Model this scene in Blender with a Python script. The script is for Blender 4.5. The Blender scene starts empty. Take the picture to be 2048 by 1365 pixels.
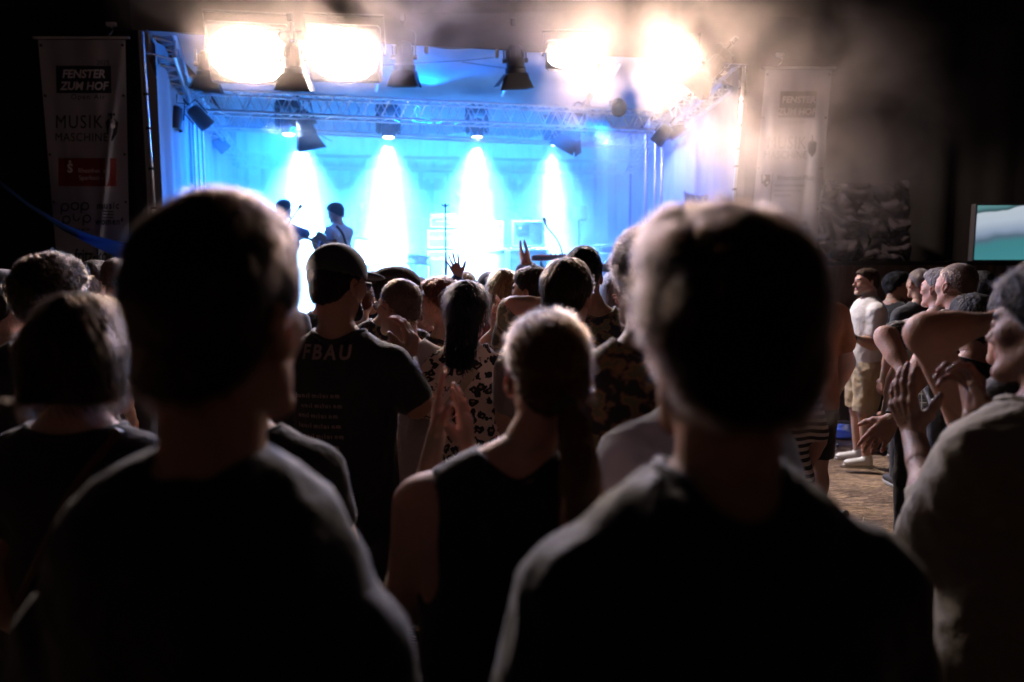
import bpy, math, random
import numpy as np
from mathutils import Vector, Matrix, Euler
from mathutils.bvhtree import BVHTree
R = math.radians
random.seed(7)
rng = np.random.default_rng(11)
SC = bpy.context.scene
COL = SC.collection

# ------------------------------------------------------------ camera
PITCH = R(5.94)
CAMZ = 1.75
FPX = 1365.0
cam_d = bpy.data.cameras.new("camera"); cam = bpy.data.objects.new("camera", cam_d); COL.objects.link(cam)
cam_d.sensor_width = 36; cam_d.lens = 24; cam_d.clip_end = 300; cam_d.clip_start = 0.02
cam.location = (0, 0, CAMZ); cam.rotation_euler = (R(90) - PITCH, 0, 0)
cam_d.dof.use_dof = True; cam_d.dof.focus_distance = 3.3; cam_d.dof.aperture_fstop = 1.7
SC.camera = cam

# ------------------------------------------------------------ night sky, exposure, sampling
W = bpy.data.worlds.new("World"); SC.world = W; W.use_nodes = True
bg = W.node_tree.nodes["Background"]; bg.inputs[0].default_value = (0.95, 0.60, 0.62, 1); bg.inputs[1].default_value = 0.010
SC.view_settings.view_transform = 'Standard'; SC.view_settings.look = 'None'
SC.view_settings.exposure = 0.0; SC.view_settings.gamma = 1.0
SC.render.engine = 'CYCLES'
SC.cycles.use_denoising = True
SC.cycles.denoiser = 'OPENIMAGEDENOISE'
SC.cycles.max_bounces = 6; SC.cycles.diffuse_bounces = 2; SC.cycles.glossy_bounces = 2
SC.cycles.transmission_bounces = 4; SC.cycles.volume_bounces = 1; SC.cycles.transparent_max_bounces = 8
SC.cycles.caustics_reflective = False; SC.cycles.caustics_refractive = False
SC.cycles.volume_step_rate = 2.0; SC.cycles.volume_max_steps = 96
SC.cycles.sample_clamp_indirect = 4.0
SC.cycles.blur_glossy = 1.0

def at(px, py, D):
    """point that the photo shows at pixel (px, py), at ground distance D ahead of the camera"""
    x = (px - 1024) / FPX; y = (682.5 - py) / FPX
    d = Vector((x, math.cos(PITCH) + y * math.sin(PITCH), -math.sin(PITCH) + y * math.cos(PITCH)))
    return Vector((0, 0, CAMZ)) + d * (D / d.y)

# ------------------------------------------------------------ lamps of the stage
def lamp(kind, name, loc, target, power, color, **kw):
    d = bpy.data.lights.new(name, kind); d.energy = power; d.color = color
    for k, v in kw.items(): setattr(d, k, v)
    o = bpy.data.objects.new(name, d); COL.objects.link(o); o.location = loc
    if target is not None:
        o.rotation_euler = (Vector(target) - Vector(loc)).to_track_quat('-Z', 'Y').to_euler()
    return o
BLUE = (0.0, 0.16, 1.0); CYAN = (0.02, 0.40, 1.0); WARM = (1.0, 0.79, 0.68)
# blinders: pixel centre, distance, half width, half height (m), power
BLINDERS = [(497, 110, 7.40, .39, .27, 115), (688, 110, 7.60, .36, .26, 115), (1146, 113, 7.95, .28, .13, 85), (1348, 113, 8.12, .25, .09, 80)]
for (px, py, D, hw, hh, pw) in BLINDERS:
    p = at(px, py, D)
    t = Vector((p.x * .6, 0, 1.6))
    d = (t - p).normalized()
    lamp('AREA', "blinder_light", p + d * .09, t, pw, WARM, shape='ELLIPSE', size=hw * 2, size_y=hh * 2, spread=R(125))
# white beams from the moving heads
BEAMS = [(603, 290, 9.9, 606, 640), (777, 285, 10.3, 768, 640), (953, 290, 10.7, 947, 640), (1106, 290, 11.2, 1112, 640)]
for (px, py, D, tx, ty) in BEAMS:
    p = at(px, py, D); q = at(tx, ty, D + .9)
    lamp('SPOT', "beam_light", p, q, 90000, (.42, .74, 1.0), spot_size=R(31), spot_blend=1., shadow_soft_size=.09)
    lamp('SPOT', "beam_halo_light", p, q, 17000, (.10, .40, 1.0), spot_size=R(84), spot_blend=1., shadow_soft_size=.12)  # wide cones added for the cyan glow round the beams
# blue and cyan wash over the backdrop and the side curtains
for (px, py, D, q, pw, c, sz) in [(600, 262, 9.9, (370, 470, 9.6), 1900, BLUE, 125), (1190, 262, 10.6, (1400, 480, 10.6), 1100, (.10, .18, 1), 120),
                                  (850, 215, 10.0, (850, 100, 8.6), 200, BLUE, 140)]:
    lamp('SPOT', "blue_wash_light", at(px, py, D), at(*q), pw, c, spot_size=R(sz), spot_blend=.8, shadow_soft_size=.1)
lamp('AREA', "backdrop_wash_light", at(850, 235, 11.2), at(850, 500, 13.0), 420, (.03, .30, 1.0), shape='RECTANGLE', size=5.6, size_y=.35, spread=R(140))
lamp('AREA', "backdrop_fill_light", at(870, 650, 11.9), at(870, 470, 13.1), 6500, (.22, .70, 1.0), shape='RECTANGLE', size=5.2, size_y=.25, spread=R(160))  # strip added behind the amplifiers to whiten the lower backdrop
lamp('SPOT', "blue_wash_light", at(1230, 258, 9.7), at(300, 280, 7.6), 1800, (.0, .20, 1), spot_size=R(42), spot_blend=.8, shadow_soft_size=.06)  # added spot that turns the left pole and slanted truss blue
lamp('SPOT', "pole_fill_light", at(520, 258, 9.4), at(1478, 330, 8.5), 500, (.45, .62, 1), spot_size=R(30), spot_blend=.8, shadow_soft_size=.06)  # added spot that brightens the right corner pole
lamp('POINT', "smoke_burst_light", at(1228, 212, 7.85), None, 45, (1., .84, .80), shadow_soft_size=.06)  # bare point light added in the smoke for the white burst
lamp('SPOT', "film_fill_light", at(1425, 176, 8.2), at(1735, 430, 8.6), 600, (1., .74, .62), spot_size=R(60), spot_blend=.8, shadow_soft_size=.05)  # spot added by the tilted lamp to light the black film
# cool spots added under the roof edge to rim the audience from behind
for (px, py, D, tgt, pw) in ((588, 160, 7.7, (-1.2, 1.5, 1.2), 560), (809, 158, 7.7, (-.6, 1.5, 1.2), 560), (1031, 164, 7.9, (0, 1.5, 1.2), 560), (1262, 150, 7.75, (3.25, 5.7, 1.1), 1100)):  # last spot added to brighten the man in white
    p = at(px, py, D)
    lamp('SPOT', "audience_light", p, tgt, pw, (.54, .56, 1.0) if pw < 1000 else (1., .90, .88), spot_size=R(110 if pw < 1000 else 46), spot_blend=.8, shadow_soft_size=.08)
# ------------------------------------------------------------ materials
def mat(name, color=(.5, .5, .5), rough=.6, metal=0., bump=0., bscale=20., emit=None, estr=0., spec=.5, sheen=0., var=0., sss=0., bstretch=None):
    m = bpy.data.materials.new(name); m.use_nodes = True
    nt = m.node_tree; n = nt.nodes; b = n["Principled BSDF"]
    b.inputs['Base Color'].default_value = (*color, 1); b.inputs['Roughness'].default_value = rough
    b.inputs['Metallic'].default_value = metal; b.inputs['Specular IOR Level'].default_value = spec
    if sheen: b.inputs['Sheen Weight'].default_value = sheen; b.inputs['Sheen Roughness'].default_value = .4
    if sss:
        b.inputs['Subsurface Weight'].default_value = sss; b.inputs['Subsurface Radius'].default_value = (1, .25, .12); b.inputs['Subsurface Scale'].default_value = .015
    if emit: b.inputs['Emission Color'].default_value = (*emit, 1); b.inputs['Emission Strength'].default_value = estr
    tc = n.new('ShaderNodeTexCoord')
    src = tc.outputs['Object']
    if bstretch:
        mp = n.new('ShaderNodeMapping'); mp.inputs['Scale'].default_value = bstretch; nt.links.new(src, mp.inputs[0]); src = mp.outputs[0]
    if var or bump:
        no = n.new('ShaderNodeTexNoise'); no.inputs['Scale'].default_value = bscale; no.inputs['Detail'].default_value = 5
        nt.links.new(src, no.inputs['Vector'])
        if bump:
            bp = n.new('ShaderNodeBump'); bp.inputs['Strength'].default_value = bump; bp.inputs['Distance'].default_value = .02
            nt.links.new(no.outputs[0], bp.inputs['Height']); nt.links.new(bp.outputs[0], b.inputs['Normal'])
        if var:
            mx = n.new('ShaderNodeMix'); mx.data_type = 'RGBA'
            mx.inputs[6].default_value = (*[c * (1 - var) for c in color], 1); mx.inputs[7].default_value = (*[min(1, c * (1 + var)) for c in color], 1)
            nt.links.new(no.outputs[0], mx.inputs[0]); nt.links.new(mx.outputs[2], b.inputs['Base Color'])
    return m
def ramp_mat(name, tex, stops, rough=.8, mapping=None, scale=20., extra=None, bump=0.):
    """cloth with a printed pattern: tex in voronoi/noise/wave -> colour ramp"""
    m = mat(name, rough=rough); nt = m.node_tree; n = nt.nodes; b = n["Principled BSDF"]
    tc = n.new('ShaderNodeTexCoord'); mp = n.new('ShaderNodeMapping'); nt.links.new(tc.outputs['Object'], mp.inputs[0])
    if mapping: mp.inputs['Scale'].default_value = mapping
    if tex == 'wave':
        t = n.new('ShaderNodeTexWave'); t.inputs['Scale'].default_value = scale; t.bands_direction = extra or 'Z'; out = t.outputs[0]
        nt.links.new(mp.outputs[0], t.inputs['Vector'])
    elif tex == 'noise':
        t = n.new('ShaderNodeTexNoise'); t.inputs['Scale'].default_value = scale; t.inputs['Detail'].default_value = 3; out = t.outputs[0]
        nt.links.new(mp.outputs[0], t.inputs['Vector'])
    else:
        no = n.new('ShaderNodeTexNoise'); no.inputs['Scale'].default_value = scale * 1.3; nt.links.new(mp.outputs[0], no.inputs['Vector'])
        mx = n.new('ShaderNodeMix'); mx.data_type = 'VECTOR'; mx.inputs[0].default_value = extra or .06
        nt.links.new(mp.outputs[0], mx.inputs[4]); nt.links.new(no.outputs['Color'], mx.inputs[5])
        t = n.new('ShaderNodeTexVoronoi'); t.inputs['Scale'].default_value = scale; t.inputs['Randomness'].default_value = .85; out = t.outputs['Distance']
        nt.links.new(mx.outputs[1], t.inputs['Vector'])
    cr = n.new('ShaderNodeValToRGB'); nt.links.new(out, cr.inputs[0]); nt.links.new(cr.outputs[0], b.inputs['Base Color'])
    e = cr.color_ramp.elements
    e[0].position, e[0].color = stops[0][0], (*stops[0][1], 1); e[1].position, e[1].color = stops[-1][0], (*stops[-1][1], 1)
    for p, c in stops[1:-1]:
        k = e.new(p); k.color = (*c, 1)
    return m
def plaid_mat(name, base, l1, l2, s=7.):
    m = mat(name, base, .85); nt = m.node_tree; n = nt.nodes; b = n["Principled BSDF"]
    tc = n.new('ShaderNodeTexCoord'); last = None
    mp = n.new('ShaderNodeMapping'); mp.inputs['Rotation'].default_value = (R(8), R(14), R(10)); nt.links.new(tc.outputs['Object'], mp.inputs[0])
    col = n.new('ShaderNodeRGB'); col.outputs[0].default_value = (*base, 1); last = col.outputs[0]
    for ax, lc, sc_, th in (('X', l1, s, .93), ('Z', l1, s, .93), ('X', l2, s * 2.3, .9), ('Z', l2, s * 1.7, .9), ('Y', l1, s, .95)):
        w = n.new('ShaderNodeTexWave'); w.bands_direction = ax; w.inputs['Scale'].default_value = sc_; nt.links.new(mp.outputs[0], w.inputs['Vector'])
        g = n.new('ShaderNodeMath'); g.operation = 'GREATER_THAN'; g.inputs[1].default_value = th; nt.links.new(w.outputs[0], g.inputs[0])
        mx = n.new('ShaderNodeMix'); mx.data_type = 'RGBA'; mx.inputs[7].default_value = (*lc, 1)
        nt.links.new(g.outputs[0], mx.inputs[0]); nt.links.new(last, mx.inputs[6]); last = mx.outputs[2]
    nt.links.new(last, b.inputs['Base Color'])
    return m
def hair_mat(name, color, rough=.22):
    m = bpy.data.materials.new(name); m.use_nodes = True; nt = m.node_tree; n = nt.nodes
    n.remove(n["Principled BSDF"]); h = n.new('ShaderNodeBsdfHairPrincipled'); h.parametrization = 'COLOR'
    h.inputs['Color'].default_value = (*color, 1); h.inputs['Roughness'].default_value = rough; h.inputs['Radial Roughness'].default_value = .4; h.inputs['IOR'].default_value = 1.36
    nt.links.new(h.outputs[0], n["Material Output"].inputs[0]); return m

# ------------------------------------------------------------ objects, tags
def tag(o, label=None, cat=None, group=None, kind=None):
    if label: o['label'] = label
    if cat: o['category'] = cat
    if group: o['group'] = group
    if kind: o['kind'] = kind
    return o
def link(name, me, parent=None):
    o = bpy.data.objects.new(name, me); COL.objects.link(o)
    if parent is not None: o.parent = parent
    return o
def empty(name, loc, rot=(0, 0, 0)):
    o = bpy.data.objects.new(name, None); o.empty_display_size = .1; COL.objects.link(o); o.location = loc; o.rotation_euler = rot; return o
def aim(frm, to, axis='-Z', up='Y'):
    return (Vector(to) - Vector(frm)).to_track_quat(axis, up).to_euler()
def copy_tree(o, parent=None):
    c = o.copy(); COL.objects.link(c); c.parent = parent
    for ch in [x for x in COL.objects if x.parent == o]: copy_tree(ch, c)
    return c

class MB:
    """collects simple shapes into one mesh"""
    def __init__(s): s.v = []; s.f = []; s.mi = []; s.cur = 0
    def add(s, vs, fs):
        o = len(s.v); s.v += [tuple(v) for v in vs]; s.f += [tuple(i + o for i in f) for f in fs]; s.mi += [s.cur] * len(fs)
    def box(s, c, h, rot=None, bev=0.):
        cx, cy, cz = c; hx, hy, hz = h
        if bev <= 0:
            vs = [Vector((x * hx, y * hy, z * hz)) for x in (-1, 1) for y in (-1, 1) for z in (-1, 1)]
            fs = [(0, 1, 3, 2), (4, 6, 7, 5), (0, 4, 5, 1), (2, 3, 7, 6), (0, 2, 6, 4), (1, 5, 7, 3)]
        else:
            b = min(bev, hx * .9, hy * .9, hz * .9); vs = []; idx = {}; fs = []
            for x in (-1, 1):
                for y in (-1, 1):
                    for z in (-1, 1):
                        for a in range(3):
                            v = [x * (hx - b), y * (hy - b), z * (hz - b)]; v[a] = (x, y, z)[a] * (hx, hy, hz)[a]
                            idx[(x, y, z, a)] = len(vs); vs.append(Vector(v))
            for a in range(3):
                u, w = (a + 1) % 3, (a + 2) % 3
                for sg in (-1, 1):
                    q = []
                    for (p, r) in ((-1, -1), (1, -1), (1, 1), (-1, 1)):
                        k = [0, 0, 0]; k[a] = sg; k[u] = p; k[w] = r; q.append(idx[(*k, a)])
                    fs.append(tuple(q) if sg > 0 else tuple(q[::-1]))
            for a in range(3):
                u, w = (a + 1) % 3, (a + 2) % 3
                for p in (-1, 1):
                    for r in (-1, 1):
                        k1 = [0, 0, 0]; k1[a] = -1; k1[u] = p; k1[w] = r; k2 = list(k1); k2[a] = 1
                        fs.append((idx[(*k1, u)], idx[(*k2, u)], idx[(*k2, w)], idx[(*k1, w)]))
            for x in (-1, 1):
                for y in (-1, 1):
                    for z in (-1, 1): fs.append(tuple(idx[(x, y, z, a)] for a in range(3)))
        if rot is not None: vs = [rot @ v for v in vs]
        s.add([v + Vector(c) for v in vs], fs); return s
    def tube(s, pts, r, n=8, cap=True):
        pts = [Vector(p) for p in pts]; rs = r if hasattr(r, '__len__') else [r] * len(pts); rings = []
        up = None
        for i, p in enumerate(pts):
            t = (pts[min(i + 1, len(pts) - 1)] - pts[max(i - 1, 0)]).normalized()
            if up is None: up = Vector((0, 0, 1)) if abs(t.z) < .9 else Vector((1, 0, 0))
            a = t.cross(up).normalized(); b = t.cross(a).normalized(); up = a.cross(t).normalized() if False else up
            rings.append([p + (a * math.cos(k * 2 * math.pi / n) + b * math.sin(k * 2 * math.pi / n)) * rs[i] for k in range(n)])
        vs = [v for q in rings for v in q]; fs = []
        for i in range(len(pts) - 1):
            for k in range(n): fs.append((i * n + k, i * n + (k + 1) % n, (i + 1) * n + (k + 1) % n, (i + 1) * n + k))
        if cap: fs.append(tuple(range(n))[::-1]); fs.append(tuple(range((len(pts) - 1) * n, len(pts) * n)))
        s.add(vs, fs); return s
    def lathe(s, prof, n=24, M=None):
        """prof: (radius, z) pairs turned about z"""
        vs = []; fs = []
        for (r, z) in prof:
            for k in range(n): vs.append(Vector((r * math.cos(k * 2 * math.pi / n), r * math.sin(k * 2 * math.pi / n), z)))
        for i in range(len(prof) - 1):
            for k in range(n): fs.append((i * n + k, i * n + (k + 1) % n, (i + 1) * n + (k + 1) % n, (i + 1) * n + k))
        fs.append(tuple(range(n))[::-1]); fs.append(tuple(range((len(prof) - 1) * n, len(prof) * n)))
        if M is not None: vs = [M @ v for v in vs]
        s.add(vs, fs); return s
    def sheet(s, fn, nu, nv, thick=None):
        """fn(u, v) -> point, u and v in 0..1"""
        vs = [Vector(fn(i / nu, j / nv)) for j in range(nv + 1) for i in range(nu + 1)]; fs = []
        for j in range(nv):
            for i in range(nu): a = j * (nu + 1) + i; fs.append((a, a + 1, a + nu + 2, a + nu + 1))
        s.add(vs, fs); return s
    def build(s, name, m, parent=None, smooth=True, auto=35):
        me = bpy.data.meshes.new(name); me.from_pydata(s.v, [], s.f)
        for mm in (m if isinstance(m, (list, tuple)) else [m]): me.materials.append(mm)
        if isinstance(m, (list, tuple)): me.polygons.foreach_set('material_index', s.mi)
        me.update()
        if smooth:
            me.polygons.foreach_set('use_smooth', [True] * len(me.polygons))
            me.set_sharp_from_angle(angle=R(auto))
        return link(name, me, parent)

# ------------------------------------------------------------ noise in numpy
def vnoise(P, f, seed=0):
    """smooth pseudo noise in -1..1 for an array of points"""
    q = P * f; s = seed * 1.7
    a = np.sin(q[:, 0] * 1.3 + 1.9 * np.sin(q[:, 1] * .9 + s) + s) * np.cos(q[:, 2] * 1.1 + 1.4 * np.sin(q[:, 0] * .8 + 2 * s))
    b = np.sin(q[:, 1] * 1.7 + 1.3 * np.sin(q[:, 2] * 1.2 + s * .5) + 2.3) * np.cos(q[:, 0] * .9 - q[:, 2] * .7 + s)
    return (a + b) * .5

# ------------------------------------------------------------ smooth solids: distance fields meshed on a grid
def cap(a, b, ra, rb=None, sy=1., sx=1., k=None): return ('c', np.array(a, float), np.array(b, float), ra, ra if rb is None else rb, sx, sy, k)
def ell(c, r, rot=None, k=None): return ('e', np.array(c, float), np.array(r, float), rot, k)
def solid(prims, h, k=.03, cuts=(), planes=(), lo=None, hi=None, inflate=0.):
    """prims joined smoothly; cuts carved out; planes (point, normal) keep the side the normal points away from"""
    L = []; U = []
    for p in prims:
        if p[0] == 'c': r = max(p[3], p[4]) + inflate; L.append(np.minimum(p[1], p[2]) - r); U.append(np.maximum(p[1], p[2]) + r)
        else: r = max(p[2]) + inflate; L.append(p[1] - r); U.append(p[1] + r)
    lo_ = np.min(L, 0) - 2.5 * h if lo is None else np.maximum(np.min(L, 0) - 2.5 * h, np.array(lo) - 2.5 * h); hi_ = np.max(U, 0) + 2.5 * h if hi is None else np.minimum(np.max(U, 0) + 2.5 * h, np.array(hi) + 2.5 * h)
    n = np.maximum(np.ceil((hi_ - lo_) / h).astype(int) + 1, 4)
    ax = [lo_[i] + np.arange(n[i]) * h for i in range(3)]
    G = np.full(n, .12, np.float64)
    def field(p, mg, inf):
        if p[0] == 'c': r = max(p[3], p[4]) + inf; l = np.minimum(p[1], p[2]) - r - mg; u = np.maximum(p[1], p[2]) + r + mg
        else: r = p[2] + inf if p[3] is None else max(p[2]) + inf; l = p[1] - r - mg; u = p[1] + r + mg
        i0 = np.clip(np.floor((l - lo_) / h).astype(int), 0, n); i1 = np.clip(np.ceil((u - lo_) / h).astype(int) + 1, 0, n)
        if np.any(i1 <= i0): return None, None
        sl = tuple(slice(a, b) for a, b in zip(i0, i1))
        X = ax[0][sl[0]][:, None, None]; Y = ax[1][sl[1]][None, :, None]; Z = ax[2][sl[2]][None, None, :]
        if p[0] == 'c':
            a, b, ra, rb, sx, sy = p[1:7]; S = np.array([sx, sy, 1.]); a_ = a * S; b_ = b * S; ba = b_ - a_; q = max(ba @ ba, 1e-12)
            X = X * sx; Y = Y * sy
            t = np.clip(((X - a_[0]) * ba[0] + (Y - a_[1]) * ba[1] + (Z - a_[2]) * ba[2]) / q, 0, 1)
            d = np.sqrt((X - a_[0] - t * ba[0]) ** 2 + (Y - a_[1] - t * ba[1]) ** 2 + (Z - a_[2] - t * ba[2]) ** 2) - (ra + t * (rb - ra)) - inf * (1 if sy == 1 else 1.25)
            return sl, d
        c, r, rot = p[1], p[2] + inf, p[3]
        X = X - c[0]; Y = Y - c[1]; Z = Z - c[2]
        if rot is not None:
            m = np.array(rot.to_3x3().transposed()); X, Y, Z = (m[0, 0] * X + m[0, 1] * Y + m[0, 2] * Z, m[1, 0] * X + m[1, 1] * Y + m[1, 2] * Z, m[2, 0] * X + m[2, 1] * Y + m[2, 2] * Z)
        q = np.sqrt((X / r[0]) ** 2 + (Y / r[1]) ** 2 + (Z / r[2]) ** 2)
        q2 = np.sqrt((X / r[0] ** 2) ** 2 + (Y / r[1] ** 2) ** 2 + (Z / r[2] ** 2) ** 2)
        return sl, q * (q - 1) / np.maximum(q2, 1e-6)
    for p in prims:
        kk = p[-1] if p[-1] is not None else k
        sl, d = field(p, kk + 2 * h, inflate)
        if sl is None: continue
        g = G[sl]; hh = np.maximum(kk - np.abs(g - d), 0) / kk
        G[sl] = np.minimum(g, d) - hh * hh * kk * .25
    for p in cuts:
        sl, d = field(p, 2.5 * h, 0.)
        if sl is None: continue
        G[sl] = np.maximum(G[sl], -d)
    for (pt, nr) in planes:
        nr = np.array(nr, float); nr /= np.linalg.norm(nr)
        d = (ax[0][:, None, None] - pt[0]) * nr[0] + (ax[1][None, :, None] - pt[1]) * nr[1] + (ax[2][None, None, :] - pt[2]) * nr[2]
        G = np.maximum(G, d)
    G[0] = G[-1] = .1; G[:, 0] = G[:, -1] = .1; G[:, :, 0] = G[:, :, -1] = .1
    return nets(G, lo_, h)
def nets(G, lo, h):
    S = G < 0; n = np.array(G.shape) - 1
    c = np.zeros(n, bool); al = np.ones(n, bool)
    for i in (0, 1):
        for j in (0, 1):
            for k in (0, 1):
                q = S[i:i + n[0], j:j + n[1], k:k + n[2]]; c |= q; al &= q
    act = c & ~al; idx = np.full(n, -1); ijk = np.argwhere(act); idx[act] = np.arange(len(ijk))
    acc = np.zeros((len(ijk), 3)); cnt = np.zeros(len(ijk))
    I, J, K = ijk.T
    corner = {(a, b, d): G[I + a, J + b, K + d] for a in (0, 1) for b in (0, 1) for d in (0, 1)}
    for (a, b) in [((0,0,0),(1,0,0)),((0,1,0),(1,1,0)),((0,0,1),(1,0,1)),((0,1,1),(1,1,1)),((0,0,0),(0,1,0)),((1,0,0),(1,1,0)),((0,0,1),(0,1,1)),((1,0,1),(1,1,1)),((0,0,0),(0,0,1)),((1,0,0),(1,0,1)),((0,1,0),(0,1,1)),((1,1,0),(1,1,1))]:
        ga, gb = corner[a], corner[b]; m = (ga < 0) != (gb < 0)
        t = np.where(m, ga / np.where(m, ga - gb, 1), 0)
        acc += (np.array(a) + t[:, None] * (np.array(b) - np.array(a))) * m[:, None]; cnt += m
    V = lo + (ijk + acc / cnt[:, None]) * h
    F = []
    for d in range(3):
        u, w = (d + 1) % 3, (d + 2) % 3
        sl0 = [slice(None)] * 3; sl1 = [slice(None)] * 3; sl0[d] = slice(0, -1); sl1[d] = slice(1, None)
        A = S[tuple(sl0)]; B = S[tuple(sl1)]
        e = np.argwhere(A != B)
        e = e[(e[:, u] > 0) & (e[:, w] > 0) & (e[:, u] < n[u]) & (e[:, w] < n[w])]
        eu = np.zeros(3, int); eu[u] = 1; ew = np.zeros(3, int); ew[w] = 1
        g = lambda q: idx[q[:, 0], q[:, 1], q[:, 2]]
        q = np.stack([g(e - eu - ew), g(e - ew), g(e), g(e - eu)], 1)
        fl = ~A[e[:, 0], e[:, 1], e[:, 2]]
        q[fl] = q[fl][:, ::-1]; F.append(q)
    F = np.concatenate(F); F = F[(F >= 0).all(1)]
    return V, F
def vnormals(V, F):
    a = np.cross(V[F[:, 2]] - V[F[:, 0]], V[F[:, 3]] - V[F[:, 1]]); N = np.zeros_like(V)
    for i in range(4): np.add.at(N, F[:, i], a)
    return N / np.maximum(np.linalg.norm(N, axis=1), 1e-9)[:, None]
def np_mesh(name, V, F, mats, mi=None):
    me = bpy.data.meshes.new(name); me.vertices.add(len(V)); me.vertices.foreach_set('co', V.astype(np.float32).ravel())
    me.loops.add(len(F) * 4); me.loops.foreach_set('vertex_index', F.astype(np.int32).ravel())
    me.polygons.add(len(F)); me.polygons.foreach_set('loop_start', np.arange(0, len(F) * 4, 4, dtype=np.int32))
    for m in mats: me.materials.append(m)
    if mi is not None: me.polygons.foreach_set('material_index', mi.astype(np.int32))
    me.update(calc_edges=True); me.polygons.foreach_set('use_smooth', np.ones(len(F), bool)); me.validate(); return me
def merge(parts):
    V = []; F = []; o = 0
    for v, f in parts: V.append(v); F.append(f + o); o += len(v)
    return np.concatenate(V), np.concatenate(F)

def text_mesh(txt, size, bold=0., shear=0., align='CENTER', sx=1., spacing=1.):
    c = bpy.data.curves.new("t", 'FONT'); c.body = txt; c.size = size; c.offset = bold; c.shear = shear; c.align_x = align; c.resolution_u = 3; c.space_character = spacing
    o = bpy.data.objects.new("t", c); COL.objects.link(o); bpy.context.view_layer.update()
    me = bpy.data.meshes.new_from_object(o.evaluated_get(bpy.context.evaluated_depsgraph_get()))
    vs = [Vector((v.co.x * sx, v.co.y, 0)) for v in me.vertices]; fs = [tuple(p.vertices) for p in me.polygons]
    bpy.data.objects.remove(o); bpy.data.curves.remove(c); bpy.data.meshes.remove(me)
    return vs, fs
# ------------------------------------------------------------ materials of the place
M_black = mat("black_cloth", (.012, .011, .012), .9, var=.4, bscale=6)
M_header = mat("dark_roof_cover", (.035, .03, .03), .85, var=.3, bscale=3, bump=.2)
M_wall = mat("black_painted_wall", (.018, .016, .016), .8, var=.5, bscale=2.5, bump=.3)
M_blackmet = mat("black_lamp_paint", (.03, .03, .035), .45, var=.3, bscale=30)
M_alu = mat("aluminium", (.75, .76, .78), .3, metal=.85, var=.12, bscale=15)
M_fab = mat("stage_side_cloth", (.35, .36, .38), .85, bump=.5, bscale=7, var=.2, bstretch=(1, 1, .12))
M_roof = mat("roof_underside_cloth", (.30, .31, .36), .8, bump=.6, bscale=4, var=.25, bstretch=(1, .3, 1))
M_back = mat("backdrop_cloth", (.62, .66, .68), .9, bump=.4, bscale=6, var=.2, bstretch=(1, 1, .15))
M_deck = mat("stage_deck", (.06, .055, .05), .6, var=.5, bscale=8)
M_tolex = mat("amp_covering", (.03, .03, .032), .6, bump=.3, bscale=120)
M_grille = mat("amp_grille", (.09, .09, .1), .8, bump=.5, bscale=200)
M_silver = mat("silver_panel", (.7, .7, .7), .35, metal=.5)
M_case = mat("flight_case_board", (.05, .05, .055), .5, var=.3)
M_white = mat("white_trim", (.8, .8, .8), .5)
M_red = mat("red_enamel", (.5, .02, .02), .3)
M_key = mat("white_keys", (.75, .74, .7), .3)
M_brass = mat("cymbal_brass", (.7, .5, .2), .3, metal=1.)
M_drum = mat("drum_shell", (.55, .57, .6), .3, var=.1)
M_chrome = mat("chrome", (.7, .7, .72), .18, metal=1.)
M_print = mat("black_print", (.01, .01, .012), .7)
M_redprint = mat("red_print", (.16, .010, .010), .7)
M_paleprint = mat("pale_print", (.62, .60, .62), .7)
M_paper = mat("pale_paper", (.66, .69, .70), .9)
M_star = mat("foil_star", (.3, .45, .6), .5)

# ground: trodden earth with straw
def ground_mat():
    m = mat("trodden_earth", rough=.85); nt = m.node_tree; n = nt.nodes; b = n["Principled BSDF"]
    tc = n.new('ShaderNodeTexCoord')
    a = n.new('ShaderNodeTexNoise'); a.inputs['Scale'].default_value = 2.2; a.inputs['Detail'].default_value = 8; a.inputs['Roughness'].default_value = .65
    mp = n.new('ShaderNodeMapping'); mp.inputs['Scale'].default_value = (4, 16, 8); mp.inputs['Rotation'].default_value = (0, 0, .35)
    s = n.new('ShaderNodeTexNoise'); s.inputs['Scale'].default_value = 2.5; s.inputs['Detail'].default_value = 4; s.inputs['Distortion'].default_value = 1.2
    nt.links.new(tc.outputs['Object'], a.inputs['Vector']); nt.links.new(tc.outputs['Object'], mp.inputs[0]); nt.links.new(mp.outputs[0], s.inputs['Vector'])
    cr = n.new('ShaderNodeValToRGB'); e = cr.color_ramp.elements
    e[0].position = .36; e[0].color = (.05, .032, .02, 1); e[1].position = .62; e[1].color = (.42, .28, .16, 1)
    k = e.new(.5); k.color = (.16, .10, .06, 1)
    mx = n.new('ShaderNodeMath'); mx.operation = 'MULTIPLY_ADD'; mx.inputs[1].default_value = .55
    nt.links.new(s.outputs[0], mx.inputs[0])
    m2 = n.new('ShaderNodeMath'); m2.operation = 'MULTIPLY'; m2.inputs[1].default_value = .47; nt.links.new(a.outputs[0], m2.inputs[0]); nt.links.new(m2.outputs[0], mx.inputs[2])
    nt.links.new(mx.outputs[0], cr.inputs[0]); nt.links.new(cr.outputs[0], b.inputs['Base Color'])
    bp = n.new('ShaderNodeBump'); bp.inputs['Strength'].default_value = 1.; bp.inputs['Distance'].default_value = .05
    nt.links.new(mx.outputs[0], bp.inputs['Height']); nt.links.new(bp.outputs[0], b.inputs['Normal'])
    return m
def gz(x, y): return .018 * math.sin(x * 2.1 + 1.3 * math.sin(y * 1.7)) + .012 * math.sin(y * 4.3 + x * 3.1) - .03
g = MB()
g.sheet(lambda u, v: ((lambda x, y: (x, y, gz(x, y) if abs(x) < 8 and -1 < y < 9 else -.03))(-9 + 18 * u, -2 + 12 * v)), 180, 120)
ground = g.build("ground", ground_mat()); tag(ground, "trodden brown earth strewn with straw under the crowd", kind='structure')
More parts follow.
